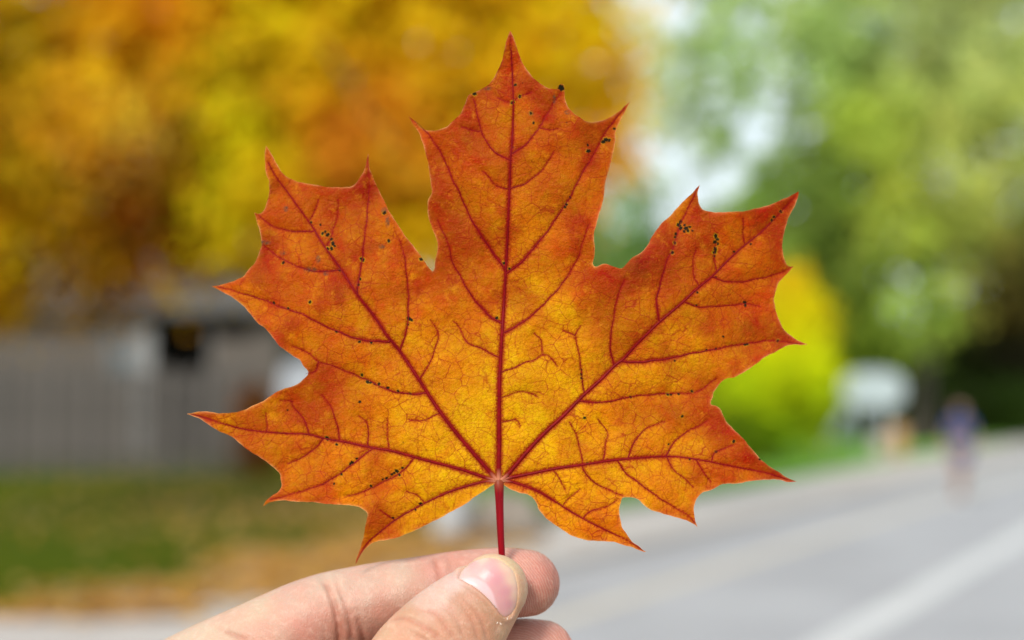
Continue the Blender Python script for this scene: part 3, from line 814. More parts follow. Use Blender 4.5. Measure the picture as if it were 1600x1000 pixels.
# veins: width at base, width at end, points
VEINS = {
'midrib': (7.5, 1.4, "779,752 780,700 780,650 780.5,600 783,550 785.5,506 790.5,421 793,370 796,300 798,250 800.6,219 802,164 800,109 798.5,81 798,62"),
'main': [
 (6.5, 1.2, "775,749 767.5,740 735,702.5 710,672.5 680,632.5 652.5,590 625,550 605,525 585,495 560,462.5 545,440 530,417.5 515,397.5 497.5,372.5 485,352.5 465,325 445,297.5 427.5,274 416,252"),
 (6.5, 1.2, "784,749 792.5,742.5 820,710 850,677.5 880,650 900,630 915,615 940,592.5 962.5,570 975,561 995,537.5 1012.5,520 1027.5,505 1060,477.5 1090,450 1115,430 1140,405 1165,382.5 1187.5,365 1207.5,345 1222.5,327.5 1239,309"),
 (4.8, 1.0, "775,750 757.5,746 722.5,734 685,724 660,717.5 615,705 577.5,699 540,691 505,685 482.5,679 445,677 402.5,673 372.5,667.5 345,659 317.5,650 300,646"),
 (4.8, 1.0, "784,751 792.5,747.5 830,740 872.5,731 910,726 960,719 1010,715 1050,714 1075,716 1107.5,721 1137.5,727.5 1170,734 1200,740 1230,749 1243,752.5"),
 (3.6, 0.9, "774,752 757.5,752.5 725,761 692.5,772.5 652.5,792.5 617.5,812.5 595,830 575,847.5 562.5,867.5 556,880"),
 (3.6, 0.9, "786,752 797.5,752.5 835,765 860,779 885,795 910,809 947.5,827.5 980,842.5 1002,856.5")],
'side': [
 (3.2, 1.0, "789,421 780,407 763.5,385 747,360.5 730.5,330 717,300 708.5,282 692,246 678,221.5 662,202 642.5,186"),
 (3.2, 1.0, "791,427 807.5,415.5 829.5,393.5 851.5,366 871,338.5 887,314 904,282 923,249 939.5,219 956,194 972.5,175"),
 (3.4, 0.8, "785,505 781.4,503.5 763.5,492.5 741.5,468 722,437.5 706,407 703,388 692,363 684,344"),
 (3.0, 0.7, "784,521 799,514.5 824,498 860,465 882,437.5 901,407 909,380 920,352"),
 (2.4, 0.8, "799,254 796,253 780,245 763.5,230 752.5,208 747,183 740,157"),
 (2.4, 0.8, "801,243 818.5,232.5 835,213 851.5,188.5 865,164 875,151"),
 (1.8, 0.7, "797,297 821,289 843,271 857,254.5 864,241"),
 (1.5, 0.6, "796,298 777,293 763.5,279 755,271"),
 (1.4, 0.6, "802,164 813,155.5 831,148.6"), (1.2, 0.5, "801,166 785.5,161 778.6,157"),
 (1.3, 0.6, "752.5,208 736,206 722,202"), (1.3, 0.6, "843,205 858,208 871,205"),
 (2.0, 0.7, "783,559 777,557 752.5,545 729,534 719.5,514.5 708.5,502"),
 (1.9, 0.8, "782,582.5 805,573.5 820,566 836.5,561.5 847,555.5 857.5,556 871,572"),
 (1.0, 0.6, "847,555.5 845.5,533 835,521"),
 (1.2, 0.6, "781,622 805,614 824.5,612.5 841,620"), (1.1, 0.5, "781,661 805,654.5 812.5,665"),
 (1.8, 0.8, "913,614 910,590 905.5,560 901,536 898,524 880,516.5"), (1.2, 0.6, "898,524 907,509"),
 (2.6, 0.9, "960,570 958,566 953.5,542 956.5,509 962.5,470 974.5,437"),
 (2.8, 0.9, "1030,502 1028.5,498.5 1025.5,470 1031.5,440 1040.5,410 1050,387.5 1060,357.5 1072.5,330 1085,302.5 1090,293"),
 (2.0, 0.7, "1113,432 1130,439 1155,440 1182.5,436 1210,430 1238,419"),
 (1.9, 0.7, "1067.5,471 1090,479 1120,479 1150,476 1165,474 1190,478"),
 (1.4, 0.7, "1121,425 1116,405 1118,387 1120,365"), (1.1, 0.6, "1165,381 1161,360 1160,342"),
 (1.1, 0.6, "1092,447 1084,430 1082.5,405 1087,392"),
 (3.4, 0.9, "972,564 980,565 1000,566 1030,562.5 1065,556 1100,549 1137.5,542.5 1175,536 1212.5,533 1262,537.5"),
 (2.8, 0.7, "905,627 915,628 937.5,629 970,624 1000,619 1037.5,616 1075,615 1097.5,610 1112.5,597.5 1121,592.5"),
 (1.6, 0.6, "942.5,721 946,695 949,675 935,655"),
 (2.2, 0.7, "981,716 982.5,712.5 992.5,690 1007.5,672.5 1040,659"),
 (2.0, 0.7, "1041,713 1042.5,711 1055,692.5 1075,675 1097.5,664 1107.5,657.5"),
 (1.4, 0.6, "1112,721 1117.5,707.5 1132,701 1147.5,695"),
 (2.0, 0.7, "909,727 920,746 937,759 953,766 972,773"),
 (2.2, 0.8, "962,719 965.6,720.6 980,741 1003,758 1023,772 1048,789 1073,803 1085,815"),
 (1.7, 0.6, "1042,714 1044,718.6 1054,735 1069,747 1083,761"),
 (1.4, 0.6, "1087,718 1089.4,719.6 1100,739 1110,751.6"),
 (1.1, 0.5, "863,733 864.6,735 873,747 883,764"), (1.2, 0.5, "910,726 908,710 902,683 890,660"),
 (1.5, 0.7, "911,809 924,797 945,791 963.6,780"), (1.1, 0.5, "880,791 881,787 895.5,772 906,764"),
 (2.4, 0.8, "559,460 559,450 562.5,422.5 566,395 570,360 572.5,322.5 575,292.5 574,260 573.5,243"),
 (2.6, 0.8, "627,553 625,550 631,527.5 637.5,502.5 637.5,465 635,425 630,395 622.5,372.5"),
 (3.0, 0.8, "609,531 607.5,534 577.5,532.5 545,525 510,510 475,492.5 440,480 402.5,466 365,455 335,447.5"),
 (2.8, 0.7, "668,615 665,614 640,616 610,610 577.5,596 552.5,585 525,574 497.5,565 480,550 457.5,541"),
 (1.6, 0.7, "497.5,565 492.5,580 478,584"),
 (2.2, 0.7, "534,423 530,422 505,424 475,420 450,410 425,395 407.5,382.5"),
 (2.0, 0.7, "489,359 485,360 460,361 435,356 415,347.5 400,335"),
 (1.6, 0.6, "658,592 656,590 670,570 680,545 684,520 672.5,500"),
 (1.2, 0.6, "510,384 517.5,360 525,335 525,310"), (1.1, 0.5, "478,345 485,335 494,310"),
 (2.0, 0.7, "482.5,678 475,657.5 456,632.5 456,627.5 437.5,625.5"),
 (2.0, 0.7, "530,688 530,685 525,660 517.5,637.5 502.5,617.5"),
 (2.0, 0.7, "577,698 575,695 574,672.5 572.5,660 560,650"),
 (1.1, 0.5, "417,673 417.5,671 416,645"),
 (2.2, 0.7, "586,700 582.5,701 560,717.5 535,737.5 505,755 475,766 445,774 422.5,780"),
 (2.2, 0.7, "650,715 647.5,716 630,735 605,750 572.5,766 540,775"),
 (1.5, 0.6, "505,686 502.5,687.5 490,702.5 465,719 450,724"),
 (1.6, 0.6, "617.5,812.5 594,796"), (1.2, 0.5, "662.5,785 650,772.5 635,767.5"),
 (1.0, 0.5, "686,646 660,657.5 637.5,655"), (1.0, 0.5, "608,700 605,680 606,655")],
}
def pts_of(s): return np.array([tuple(map(float, q.split(','))) for q in s.split()])
vlist = [('midrib',) + VEINS['midrib']] + [('main',) + v for v in VEINS['main']] + [('side',) + v for v in VEINS['side']]
veins = []
for kind, w0, w1, s in vlist:
    P = spline(pts_of(s), 5.0)
    n = len(P)
    if kind == 'side' or w0 < 3:      # thin veins wander a little
        off = np.array([0.9 * math.sin(i * .8 + w0 * 9 + P[0, 0]) * math.sin(i * .29 + P[0, 1]) for i in range(n)])
        off[0] = off[-1] = 0
        t = np.gradient(P, axis=0); t /= np.linalg.norm(t, axis=1)[:, None] + 1e-9
        P = P + np.stack([-t[:, 1], t[:, 0]], 1) * off[:, None]
    k = np.linspace(0, 1, n) ** 0.85
    veins.append((kind, P, w0 + (w1 - w0) * k))

# ---- raster fields on a grid of one photograph pixel
GX0, GY0, GX1, GY1 = 288, 50, 1276, 890
nx, ny = GX1 - GX0 + 1, GY1 - GY0 + 1
gx, gy = np.meshgrid(np.arange(GX0, GX1 + 1, dtype=np.float32), np.arange(GY0, GY1 + 1, dtype=np.float32))
def seg_fields(segs, margin, track=False):
    """distance to nearest segment minus half its width"""
    d = np.full((ny, nx), float(margin), np.float32)
    cx = gx.copy() if track else None; cy = gy.copy() if track else None
    for x0, y0, x1, y1, hw in segs:
        a0 = max(0, int(min(x0, x1) - margin - hw - GX0)); a1 = min(nx, int(max(x0, x1) + margin + hw - GX0) + 2)
        b0 = max(0, int(min(y0, y1) - margin - hw - GY0)); b1 = min(ny, int(max(y0, y1) + margin + hw - GY0) + 2)
        if a0 >= a1 or b0 >= b1: continue
        X = gx[b0:b1, a0:a1]; Y = gy[b0:b1, a0:a1]
        dx, dy = x1 - x0, y1 - y0
        t = np.clip(((X - x0) * dx + (Y - y0) * dy) / (dx * dx + dy * dy + 1e-9), 0, 1)
        qx, qy = x0 + t * dx, y0 + t * dy
        e = np.hypot(X - qx, Y - qy) - hw
        s = d[b0:b1, a0:a1]
        m = e < s
        s[m] = e[m]
        if track:
            cx[b0:b1, a0:a1][m] = qx[m]; cy[b0:b1, a0:a1][m] = qy[m]
    return (d, cx, cy) if track else d
def inside_mask(poly):
    M = np.zeros((ny, nx), bool)
    x, y = poly[:, 0], poly[:, 1]; x2, y2 = np.roll(x, -1), np.roll(y, -1)
    for r in range(ny):
        yy = GY0 + r + 1e-4
        m = (y > yy) != (y2 > yy)
        xs = np.sort(x[m] + (yy - y[m]) * (x2[m] - x[m]) / (y2[m] - y[m]))
        for a, b in zip(xs[0::2], xs[1::2]):
            M[r, max(0, int(math.ceil(a - GX0))):max(0, int(math.floor(b - GX0)) + 1)] = True
    return M
INS = inside_mask(poly)
pn = np.roll(poly, -1, 0)
EDGE, ECX, ECY = seg_fields([(p[0], p[1], q[0], q[1], 0.0) for p, q in zip(poly, pn)], 14, True)
vs_main = []
for kind, P, w in veins:
    for i in range(len(P) - 1):
        vs_main.append((P[i, 0], P[i, 1], P[i + 1, 0], P[i + 1, 1], 0.25 * (w[i] + w[i + 1])))
VD = seg_fields(vs_main, 26)
# width-weighted halo: broad veins stain the blade farther
HALO = np.zeros((ny, nx), np.float32)
for cls, reach in ((5.0, 6.0), (2.5, 5.0), (0.0, 3.4)):
    sg_ = [s for s in vs_main if s[4] * 2 >= cls]
    dd = seg_fields(sg_, 12)
    HALO = np.maximum(HALO, np.exp(-np.clip(dd, 0, 12) / reach) * (1.0 if cls else 0.85))
# veinlets branching off every vein
rl = random.Random(5)
VL, VLs = [], []
def inside_pt(x, y):
    i, j = int(x - GX0), int(y - GY0)
    return 0 <= i < nx and 0 <= j < ny and INS[j, i]
def walk(x, y, a, L, w, depth):
    n = int(L / 3.0)
    for k in range(n):
        a += rl.uniform(-.13, .13)
        x2, y2 = x + 3 * math.cos(a), y + 3 * math.sin(a)
        if not inside_pt(x2, y2): return
        if k > 2 and VD[int(y2 - GY0), int(x2 - GX0)] < 1.0: 
            VL.append((x, y, x2, y2, w)); return
        VL.append((x, y, x2, y2, w * (1 - .5 * k / n)))
        if depth and k > 1 and rl.random() < .06:
            walk(x2, y2, a + rl.choice((-1, 1)) * rl.uniform(.7, 1.3), L * rl.uniform(.3, .7), w * .75, depth - 1)
        x, y = x2, y2
for kind, P, w in veins:
    acc = 0
    for i in range(1, len(P) - 1):
        acc += np.linalg.norm(P[i] - P[i - 1])
        if acc > rl.uniform(11, 20):
            acc = 0
            t = math.atan2(P[i + 1, 1] - P[i, 1], P[i + 1, 0] - P[i, 0])
            for sd in (-1, 1):
                if rl.random() < .8:
                    walk(P[i, 0], P[i, 1], t + sd * rl.uniform(.8, 1.35), rl.uniform(8, 44 if kind != 'side' else 24), rl.uniform(.0, .16), 1)
VLD = seg_fields(VL, 3.0)
VLET = np.clip(1 - VLD / 1.0, 0, 1)

# ---- pigment anchors read off the photograph
PIG = [(779, 745, 228, 162, 20), (740, 680, 226, 158, 25), (830, 690, 228, 158, 25), (700, 560, 216, 130, 22), (795, 600, 226, 155, 20), (850, 480, 222, 142, 22), (720, 450, 200, 98, 22),
 (710, 370, 175, 70, 18), (700, 410, 182, 76, 20), (797, 80, 205, 88, 62), (780, 150, 198, 82, 42), (815, 180, 208, 105, 40), (790, 200, 208, 108, 25), (690, 230, 200, 82, 40), (655, 205, 212, 105, 60), (860, 200, 205, 92, 40),
 (930, 212, 190, 78, 45), (900, 255, 210, 115, 30), (830, 330, 218, 125, 18), (910, 360, 216, 108, 30), (750, 320, 205, 108, 22), (972, 180, 215, 120, 50), (945, 290, 218, 112, 50), (930, 395, 210, 95, 30),
 (770, 280, 208, 110, 22), (680, 320, 178, 62, 30), (672, 350, 200, 85, 40), (740, 250, 196, 84, 32), (870, 290, 205, 105, 22),
 (950, 428, 176, 64, 22), (1000, 418, 148, 42, 16), (985, 440, 160, 50, 18), (1030, 385, 168, 55, 20), (1000, 475, 200, 108, 20), (1068, 322, 222, 125, 50), (1088, 302, 215, 105, 50), (1096, 345, 182, 68, 35),
 (1110, 425, 205, 105, 22), (1150, 345, 205, 95, 48), (1185, 342, 188, 70, 38), (1210, 400, 205, 90, 50), (1236, 313, 180, 52, 42), (1222, 345, 200, 80, 45), (1195, 480, 210, 95, 48), (1160, 430, 205, 98, 35), (1120, 500, 205, 100, 30),
 (1080, 530, 222, 140, 28), (1230, 527, 170, 58, 20), (1205, 510, 195, 80, 42), (1190, 545, 205, 90, 25), (1150, 575, 218, 128, 28), (1050, 590, 222, 140, 28), (1000, 645, 215, 130, 28), (1095, 640, 188, 84, 22),
 (1122, 620, 185, 75, 25), (1125, 660, 178, 70, 22), (1165, 700, 180, 62, 38), (1222, 742, 172, 56, 35), (1080, 695, 216, 126, 32), (1100, 730, 210, 112, 35), (1150, 740, 205, 98, 30), (1020, 690, 216, 128, 30), (960, 650, 212, 120, 25), (1060, 770, 220, 130, 45), (1140, 715, 188, 70, 35),
 (960, 755, 226, 145, 45), (1010, 775, 220, 128, 40), (900, 770, 226, 142, 58), (940, 815, 215, 112, 28), (995, 852, 216, 112, 35), (865, 800, 220, 128, 45), (1085, 800, 210, 105, 22), (930, 685, 225, 142, 28), (1005, 740, 226, 145, 30), (840, 770, 222, 130, 50), (800, 757, 215, 110, 50), (860, 740, 226, 150, 35), (880, 560, 216, 135, 25), (870, 620, 224, 150, 25),
 (680, 700, 224, 148, 28), (620, 680, 216, 130, 28), (560, 640, 200, 102, 20), (520, 600, 192, 86, 20), (480, 640, 186, 78, 25), (420, 650, 208, 112, 30), (330, 650, 226, 130, 55), (450, 700, 212, 116, 30), (540, 720, 216, 120, 28),
 (500, 765, 212, 108, 38), (430, 772, 205, 92, 40), (600, 755, 216, 120, 30), (590, 805, 188, 86, 20), (650, 800, 226, 145, 28), (700, 780, 228, 152, 25), (575, 855, 222, 120, 40), (720, 740, 226, 155, 25), (540, 785, 225, 125, 60),
 (490, 590, 178, 66, 20), (440, 510, 212, 105, 40), (385, 455, 226, 125, 55), (400, 428, 195, 80, 50), (430, 450, 205, 92, 50), (480, 470, 205, 94, 38), (540, 492, 216, 125, 28), (600, 470, 205, 105, 28), (560, 560, 210, 112, 22), (650, 520, 216, 130, 25), (590, 560, 214, 122, 22),
 (640, 430, 208, 105, 38), (622, 352, 214, 112, 68), (650, 400, 210, 112, 45), (590, 400, 200, 90, 28), (540, 350, 202, 102, 25), (520, 308, 182, 70, 35), (572, 280, 168, 58, 38), (480, 322, 203, 98, 32), (440, 300, 216, 115, 35), (413, 243, 218, 125, 115),
 (420, 342, 204, 88, 35), (460, 390, 212, 110, 30), (410, 370, 205, 98, 45), (500, 420, 200, 90, 28), (600, 440, 200, 92, 30), (670, 440, 195, 85, 28), (660, 480, 205, 105, 28), (520, 530, 205, 100, 28), (460, 560, 210, 105, 40), (610, 620, 212, 122, 25), (650, 650, 220, 140, 25)]
cell = INS[:-1, :-1] | INS[1:, :-1] | INS[:-1, 1:] | INS[1:, 1:]
used = np.zeros((ny, nx), bool)
used[:-1, :-1] |= cell; used[1:, :-1] |= cell; used[:-1, 1:] |= cell; used[1:, 1:] |= cell
idx = -np.ones((ny, nx), np.int64)
idx[used] = np.arange(used.sum())
snap = used & ~INS
PX = np.where(snap, ECX, gx)[used]; PY = np.where(snap, ECY, gy)[used]
fi = np.stack([idx[:-1, :-1][cell], idx[1:, :-1][cell], idx[1:, 1:][cell], idx[:-1, 1:][cell]], 1)

def relief(x, y):
    """gentle cupping and ruffling of the blade, px towards the camera"""
    r = np.hypot(x - 779, y - 700); a = np.arctan2(x - 779, 700 - y)
    z = 12 * np.sin(a * 3.5 + 0.6) * np.clip(r / 400, 0, 1.2) ** 1.5 + 12 * np.sin(x * .013 + 1) * np.sin(y * .017) * np.clip(r / 300, 0, 1)
    z += 14 * np.clip(r / 480, 0, 1.3) ** 4 * np.sin(a * 2 + 1.2)
    z += 3.6 * np.sin(x * .045 + y * .02) * np.sin(y * .05 - x * .01 + 2) * np.clip(r / 200, 0, 1)
    return z
vd = VD[used]; ed = np.where(INS, EDGE, 0)[used]
PZ = relief(PX, PY)
PZ += 4.2 * (1 - np.exp(-np.clip(vd, 0, 26) / 9.0))                       # blade swells between veins
PZ += 2.4 * np.exp(-ed / 6.0) * np.sin(PX * .09 + PY * .07)               # curled margin
PZ -= 0.5 * VLET[used]
JX, JY = 779.0, 752.0
M_FG = CM @ Matrix.Translation((0, 0, -D))
def fg(u, v, z=0.0): return Vector(((u - 800) * S, -(v - 500) * S, z * S))
leaf = empty('maple_leaf', M=M_FG @ Matrix.Translation(fg(JX, JY, 0)))
tag(leaf, 'large orange and red maple leaf with dark red veins, held upright by its stalk', 'leaf')
def lp(x, y, z): return np.stack([(np.asarray(x) - JX) * S, -(np.asarray(y) - JY) * S, np.asarray(z) * S], 1)

# spots (x, y, radius)
SPOTS = [(875.5, 144, 5), (742, 150, 3), (805, 138, 2.2), (812, 156, 2.6), (801, 165, 3), (502, 364, 2.5), (506, 361, 2), (510, 366, 3.2), (516, 373, 2.6), (519, 380, 3.4), (517, 388, 3), (511, 388, 2.4), (522, 384, 2), (565.5, 405, 3.8),
 (563, 436, 2), (560, 445, 2.2), (441, 410, 2.4), (607, 376, 2.6), (658, 405, 3), (600, 332, 3), (498, 350, 1.8), (483, 346, 2), (1063, 347, 3), (1060, 352, 3.5), (1063, 357, 3), (1071, 357, 3.4), (1074, 361, 2.6), (1069, 352, 2), (1077, 355, 2), (1081, 361, 1.6), (1068, 362, 2.2),
 (1055, 366, 2.4), (1054, 371, 2), (1053, 380, 2.4), (1049, 395, 2.6), (1118, 369, 3.4), (1121, 374, 2.5), (1117, 378, 3), (1122, 381, 2), (1118, 389, 3.2), (1117, 394, 3), (1117, 400, 1.6), (1167, 472, 2.8), (1168, 477, 2.4), (1219, 331, 2.3), (1209, 339, 2.2), (1206, 344, 2), (1148, 393, 1.8), (1174, 381, 1.8),
 (918, 239, 3.2), (917, 230, 1.8), (941, 225, 3.2), (945, 222, 3.4), (950, 223, 2.4), (957.6, 205.6, 2), (639, 498, 3.5), (643, 500, 2.4), (637, 507, 2), (574, 597, 3), (579, 598, 2), (592, 600, 2.6), (606, 606, 2.6), (622, 611, 2.2), (565, 586, 2.4), (585, 600, 1.6), (641, 615, 2),
 (511, 685, 3.6), (526, 694.5, 2.2), (551, 722, 2.8), (548, 724, 2.2), (558, 716, 1.8), (534, 740, 2.2), (523, 755, 1.8), (620, 736, 3.2), (629, 731, 2), (624, 742, 2.2), (612.5, 741, 2.2), (616, 739, 2), (604, 747, 2.2), (598, 749, 1.7), (580, 759, 2.2), (657.5, 788, 3.2), (614, 809, 2), (649, 797, 1.6),
 (788, 411, 2.6), (796, 420, 2), (776, 497, 2.8), (890, 310, 1.8), (884, 321, 2.4), (882, 325, 2.2), (1049.5, 395, 2.2), (908.5, 578, 1.8), (908.5, 585, 2.2), (909, 591, 2.2), (913.6, 653, 2.4), (1045, 617, 2.4), (1050, 617.5, 1.8), (1062, 616.5, 2), (1083, 612, 2.2), (986.5, 621, 2.2), (1167, 538.5, 2.4), (1171, 538, 2), (1220, 533, 2.2), (1105, 547, 1.8), (1120, 545, 1.6), (1055, 564, 1.6),
 (1067, 651, 2.2), (1147, 690, 2.6), (1119, 706, 2), (918, 724, 2), (1046, 695, 1.6), (1078, 718, 1.6), (1188, 718, 1.8), (829, 182, 2), (833, 197, 2), (485, 472, 2.6), (427, 473, 2.2), (450, 482, 2), (526, 518, 2.2), (562, 534, 2.2), (580, 535, 2.2), (1131, 526, 1.8), (1119, 433, 1.6), (1089, 457, 1.8), (1088, 477, 1.6), (562, 628, 2.4), (449, 641, 1.4), (530, 422, 2)]
rs = random.Random(9)
for _ in range(110):
    x, y = rs.uniform(320, 1250), rs.uniform(80, 860)
    if inside_pt(x, y) and rs.random() < (0.9 if VD[int(y - GY0), int(x - GX0)] < 5 else 0.3): SPOTS.append((x, y, rs.uniform(.4, 1.0)))
SPOT = np.zeros((ny, nx), np.float32); SHALO = np.zeros((ny, nx), np.float32)
for x, y, r in SPOTS:
    i, j = int(x - GX0), int(y - GY0); m = 14
    a0, a1, b0, b1 = max(0, i - m), min(nx, i + m), max(0, j - m), min(ny, j + m)
    X, Y = gx[b0:b1, a0:a1] - x, gy[b0:b1, a0:a1] - y
    th = np.arctan2(Y, X)
    rr = r * 0.88 * (1 + .16 * np.sin(2 * th + x * 3) + .16 * np.sin(5 * th + y))
    dd = np.hypot(X, Y) - rr
    SPOT[b0:b1, a0:a1] = np.maximum(SPOT[b0:b1, a0:a1], np.clip(.8 - dd, 0, 1) * min(1, r / 1.6))
    if r > 1.9: SHALO[b0:b1, a0:a1] = np.maximum(SHALO[b0:b1, a0:a1], np.clip(1 - (dd - .6) / 1.9, 0, 1) * (1.0 if r > 2.3 else .5))
GREY = [(485, 421, 11, 4.5), (509, 427, 5, 4.5), (497, 405, 4, 7), (605, 345, 4, 11), (596, 385, 6, 4), (865, 160, 3, 8), (600, 328, 6, 5), (885, 181, 5, 4), (762, 142, 7, 4), (829, 182, 5, 4), (444, 325, 5, 5), (410, 378, 12, 4), (440, 395, 6, 4)]
GR = np.zeros((ny, nx), np.float32)
for x, y, a, b in GREY: GR = np.maximum(GR, np.clip(1.25 - ((gx - x) / a) ** 2 - ((gy - y) / b) ** 2, 0, 1))

pig = np.minimum(idw(PX, PY, PIG, 2.9, 10) * np.array((0.97, 1.06, 0.30)), 0.9)
for x, y, a, b, w, r_, g_, b_ in [(1000, 418, 30, 22, .8, 132, 30, 12), (955, 430, 26, 14, .6, 160, 48, 14), (1030, 385, 18, 26, .5, 158, 44, 16), (712, 365, 38, 60, .55, 165, 58, 14), (684, 300, 14, 40, .5, 170, 50, 24), (488, 590, 26, 20, .65, 165, 50, 14), (480, 635, 34, 14, .5, 178, 66, 18),
   (592, 802, 18, 26, .6, 172, 66, 14), (572, 282, 14, 22, .6, 158, 44, 30), (500, 305, 44, 12, .45, 178, 60, 28), (1126, 648, 16, 24, .6, 160, 48, 14), (1226, 522, 22, 14, .65, 160, 44, 14), (1172, 712, 34, 18, .45, 172, 52, 34), (1232, 322, 16, 22, .55, 178, 42, 36), (1110, 345, 30, 14, .55, 172, 52, 26),
   (1190, 340, 26, 12, .5, 172, 54, 28), (785, 140, 34, 18, .4, 186, 70, 36), (700, 225, 24, 26, .45, 188, 70, 34), (925, 208, 26, 12, .5, 178, 60, 36), (505, 600, 20, 16, .4, 178, 64, 16), (520, 330, 40, 20, .3, 188, 78, 20), (1000, 640, 30, 22, .35, 196, 84, 18), (1070, 640, 34, 16, .4, 182, 74, 18),
   (780, 690, 60, 60, .45, 236, 172, 20), (820, 480, 40, 50, .3, 230, 155, 20), (700, 740, 40, 20, .35, 236, 168, 22), (610, 690, 40, 18, .3, 228, 145, 24), (870, 620, 60, 30, .3, 234, 160, 22)]:
    w_ = (w * np.exp(-((PX - x) / a) ** 2 - ((PY - y) / b) ** 2))[:, None]
    pig = pig * (1 - w_) + lin((r_, g_, b_)) * np.array((.95, 1, .4)) * w_
RR = np.hypot(PX - 790, (PY - 690) * 1.05)
out_ = np.clip((RR - 140) / 280, 0, 1)[:, None]
pig = pig * .96 * (1 - .30 * out_ * np.array((.8, 1.25, 1.0)))
big = np.array([fractal(Vector((a * .016, b * .016, 3.1)), 1.0, 2.0, 4) for a, b in zip(PX[::7], PY[::7])])
big = np.repeat(big, 7)[:len(PX)]
bl = np.clip((big - .05) / .55, 0, 1)[:, None] * (.25 + .75 * out_)
pig = pig * (1 - bl) + lin((150, 44, 10)) * bl
blade = mesh_np('blade', lp(PX, PY, PZ), fi[:, :], None, leaf)
me = blade.data
attr_color(me, 'pigment', pig)
attr_float(me, 'vein_halo', HALO[used]); attr_float(me, 'veinlet', VLET[used]); attr_float(me, 'margin', np.exp(-ed / 1.1))
attr_float(me, 'margin_wide', np.exp(-ed / 12.0))
attr_float(me, 'spot', SPOT[used]); attr_float(me, 'spot_halo', SHALO[used]); attr_float(me, 'grey', GR[used])
attr_float(me, 'centre', np.exp(-(((PX - 779) / 9) ** 2 + ((PY - 750) / 7) ** 2)))

t = NT('leaf_blade')
co = t.node('TexCoord').outputs['Object']
K = 1 / S
def nz(px, detail=3, rough=.55, dist=0.0): return t.noise(co, K / px, detail, rough, dist).outputs['Fac']
base = t.attr('pigment', 'Color')
hsv = t.node('HueSaturation', {'Color': base, 'Hue': t.ramp(nz(34, 5, .62, .4), .3, .7, .486, .520), 'Saturation': 1.10, 'Value': t.ramp(nz(70, 4), .3, .7, .84, 1.12), 'Fac': 1.0})
c = hsv.outputs[0]
# blotches of redder pigment, speckle and fine grain
c = t.mix(t.ramp(nz(16, 6, .72, .6), .50, .72, 0, .50), c, c3((172, 58, 6)))
c = t.mix(t.ramp(nz(22, 5, .7, .3), .56, .74, 0, .42), c, c3((236, 160, 22)))
c = t.mix(t.ramp(nz(4.2, 4, .7), .50, .72, 0, .50), c, c3((132, 44, 5)))
c = t.mix(t.ramp(nz(2.2, 3, .7), .58, .78, 0, .28), c, c3((244, 176, 30)))
# net of finest veins
wv = t.node('VectorMath', {0: co, 1: t.node('VectorMath', {0: t.noise(co, K / 11, 3).outputs['Color'], 'Scale': 5.0 * S}, operation='SCALE').outputs[0]}, operation='ADD').outputs[0]
v1 = t.node('TexVoronoi', {'Vector': wv, 'Scale': K / 24.0, 'Randomness': .85}, feature='DISTANCE_TO_EDGE').outputs['Distance']
v2 = t.node('TexVoronoi', {'Vector': wv, 'Scale': K / 7.5, 'Randomness': 1.0}, feature='DISTANCE_TO_EDGE').outputs['Distance']
n1 = t.math('MULTIPLY', t.ramp(v1, .008, .034, 1, 0), t.ramp(nz(60, 3), .36, .62, .15, .75))
n2 = t.math('MULTIPLY', t.ramp(v2, .02, .09, 1, 0), t.ramp(nz(30, 3), .35, .65, .10, .38))
c = t.mix(n2, c, c3((165, 72, 12)))
c = t.mix(n1, c, c3((142, 32, 12)))
vl = t.math('MULTIPLY', t.attr('veinlet'), t.ramp(nz(26, 3), .3, .65, .2, .65))
c = t.mix(vl, c, c3((150, 48, 18)))
# red stain feathering out from the veins
feather = t.math('ADD', t.attr('vein_halo'), t.ramp(nz(3.0, 4, .75), .25, .75, -.42, .34))
c = t.mix(t.ramp(feather, .30, .84, 0, .92), c, c3((138, 16, 10)))
c = t.mix(t.math('MULTIPLY', t.attr('margin_wide'), t.ramp(nz(30, 4, .6), .4, .65, .0, .45)), c, c3((190, 66, 34)))
c = t.mix(t.math('MULTIPLY', t.attr('margin'), t.ramp(nz(24, 3), .35, .65, .0, .55)), c, c3((242, 190, 130)))
c = t.mix(t.math('MULTIPLY', t.attr('grey'), t.ramp(nz(4, 4, .7), .4, .6, .2, .85)), c, c3((84, 68, 54)))
c = t.mix(t.math('MULTIPLY', t.attr('spot_halo'), t.ramp(nz(14, 3), .4, .65, .0, .6)), c, c3((196, 160, 20)))
c = t.mix(t.attr('spot'), c, c3((30, 26, 14)))
c = t.mix(t.attr('centre'), c, c3((205, 135, 90)))
hgt = t.math('ADD', t.math('MULTIPLY', n2, -.5), t.math('MULTIPLY', nz(3.0, 4, .6), .9))
hgt = t.math('SUBTRACT', hgt, t.math('MULTIPLY', vl, .6))
hgt = t.math('ADD', hgt, t.math('MULTIPLY', nz(12, 3), 4.2))
bump = t.node('Bump', {'Height': hgt, 'Strength': .55, 'Distance': 2.2 * S}).outputs[0]
p = t.node('BsdfPrincipled', {'Base Color': c, 'Roughness': t.ramp(nz(9, 3), .3, .7, .42, .62), 'Specular IOR Level': .09, 'Normal': bump})
tr = t.node('BsdfTranslucent', {'Color': t.node('HueSaturation', {'Color': c, 'Saturation': 1.1, 'Value': 1.1}).outputs[0], 'Normal': bump})
M_blade = t.surf(t.node('MixShader', {0: .42, 1: p.outputs[0], 2: tr.outputs[0]}).outputs[0])
me.materials.append(M_blade)

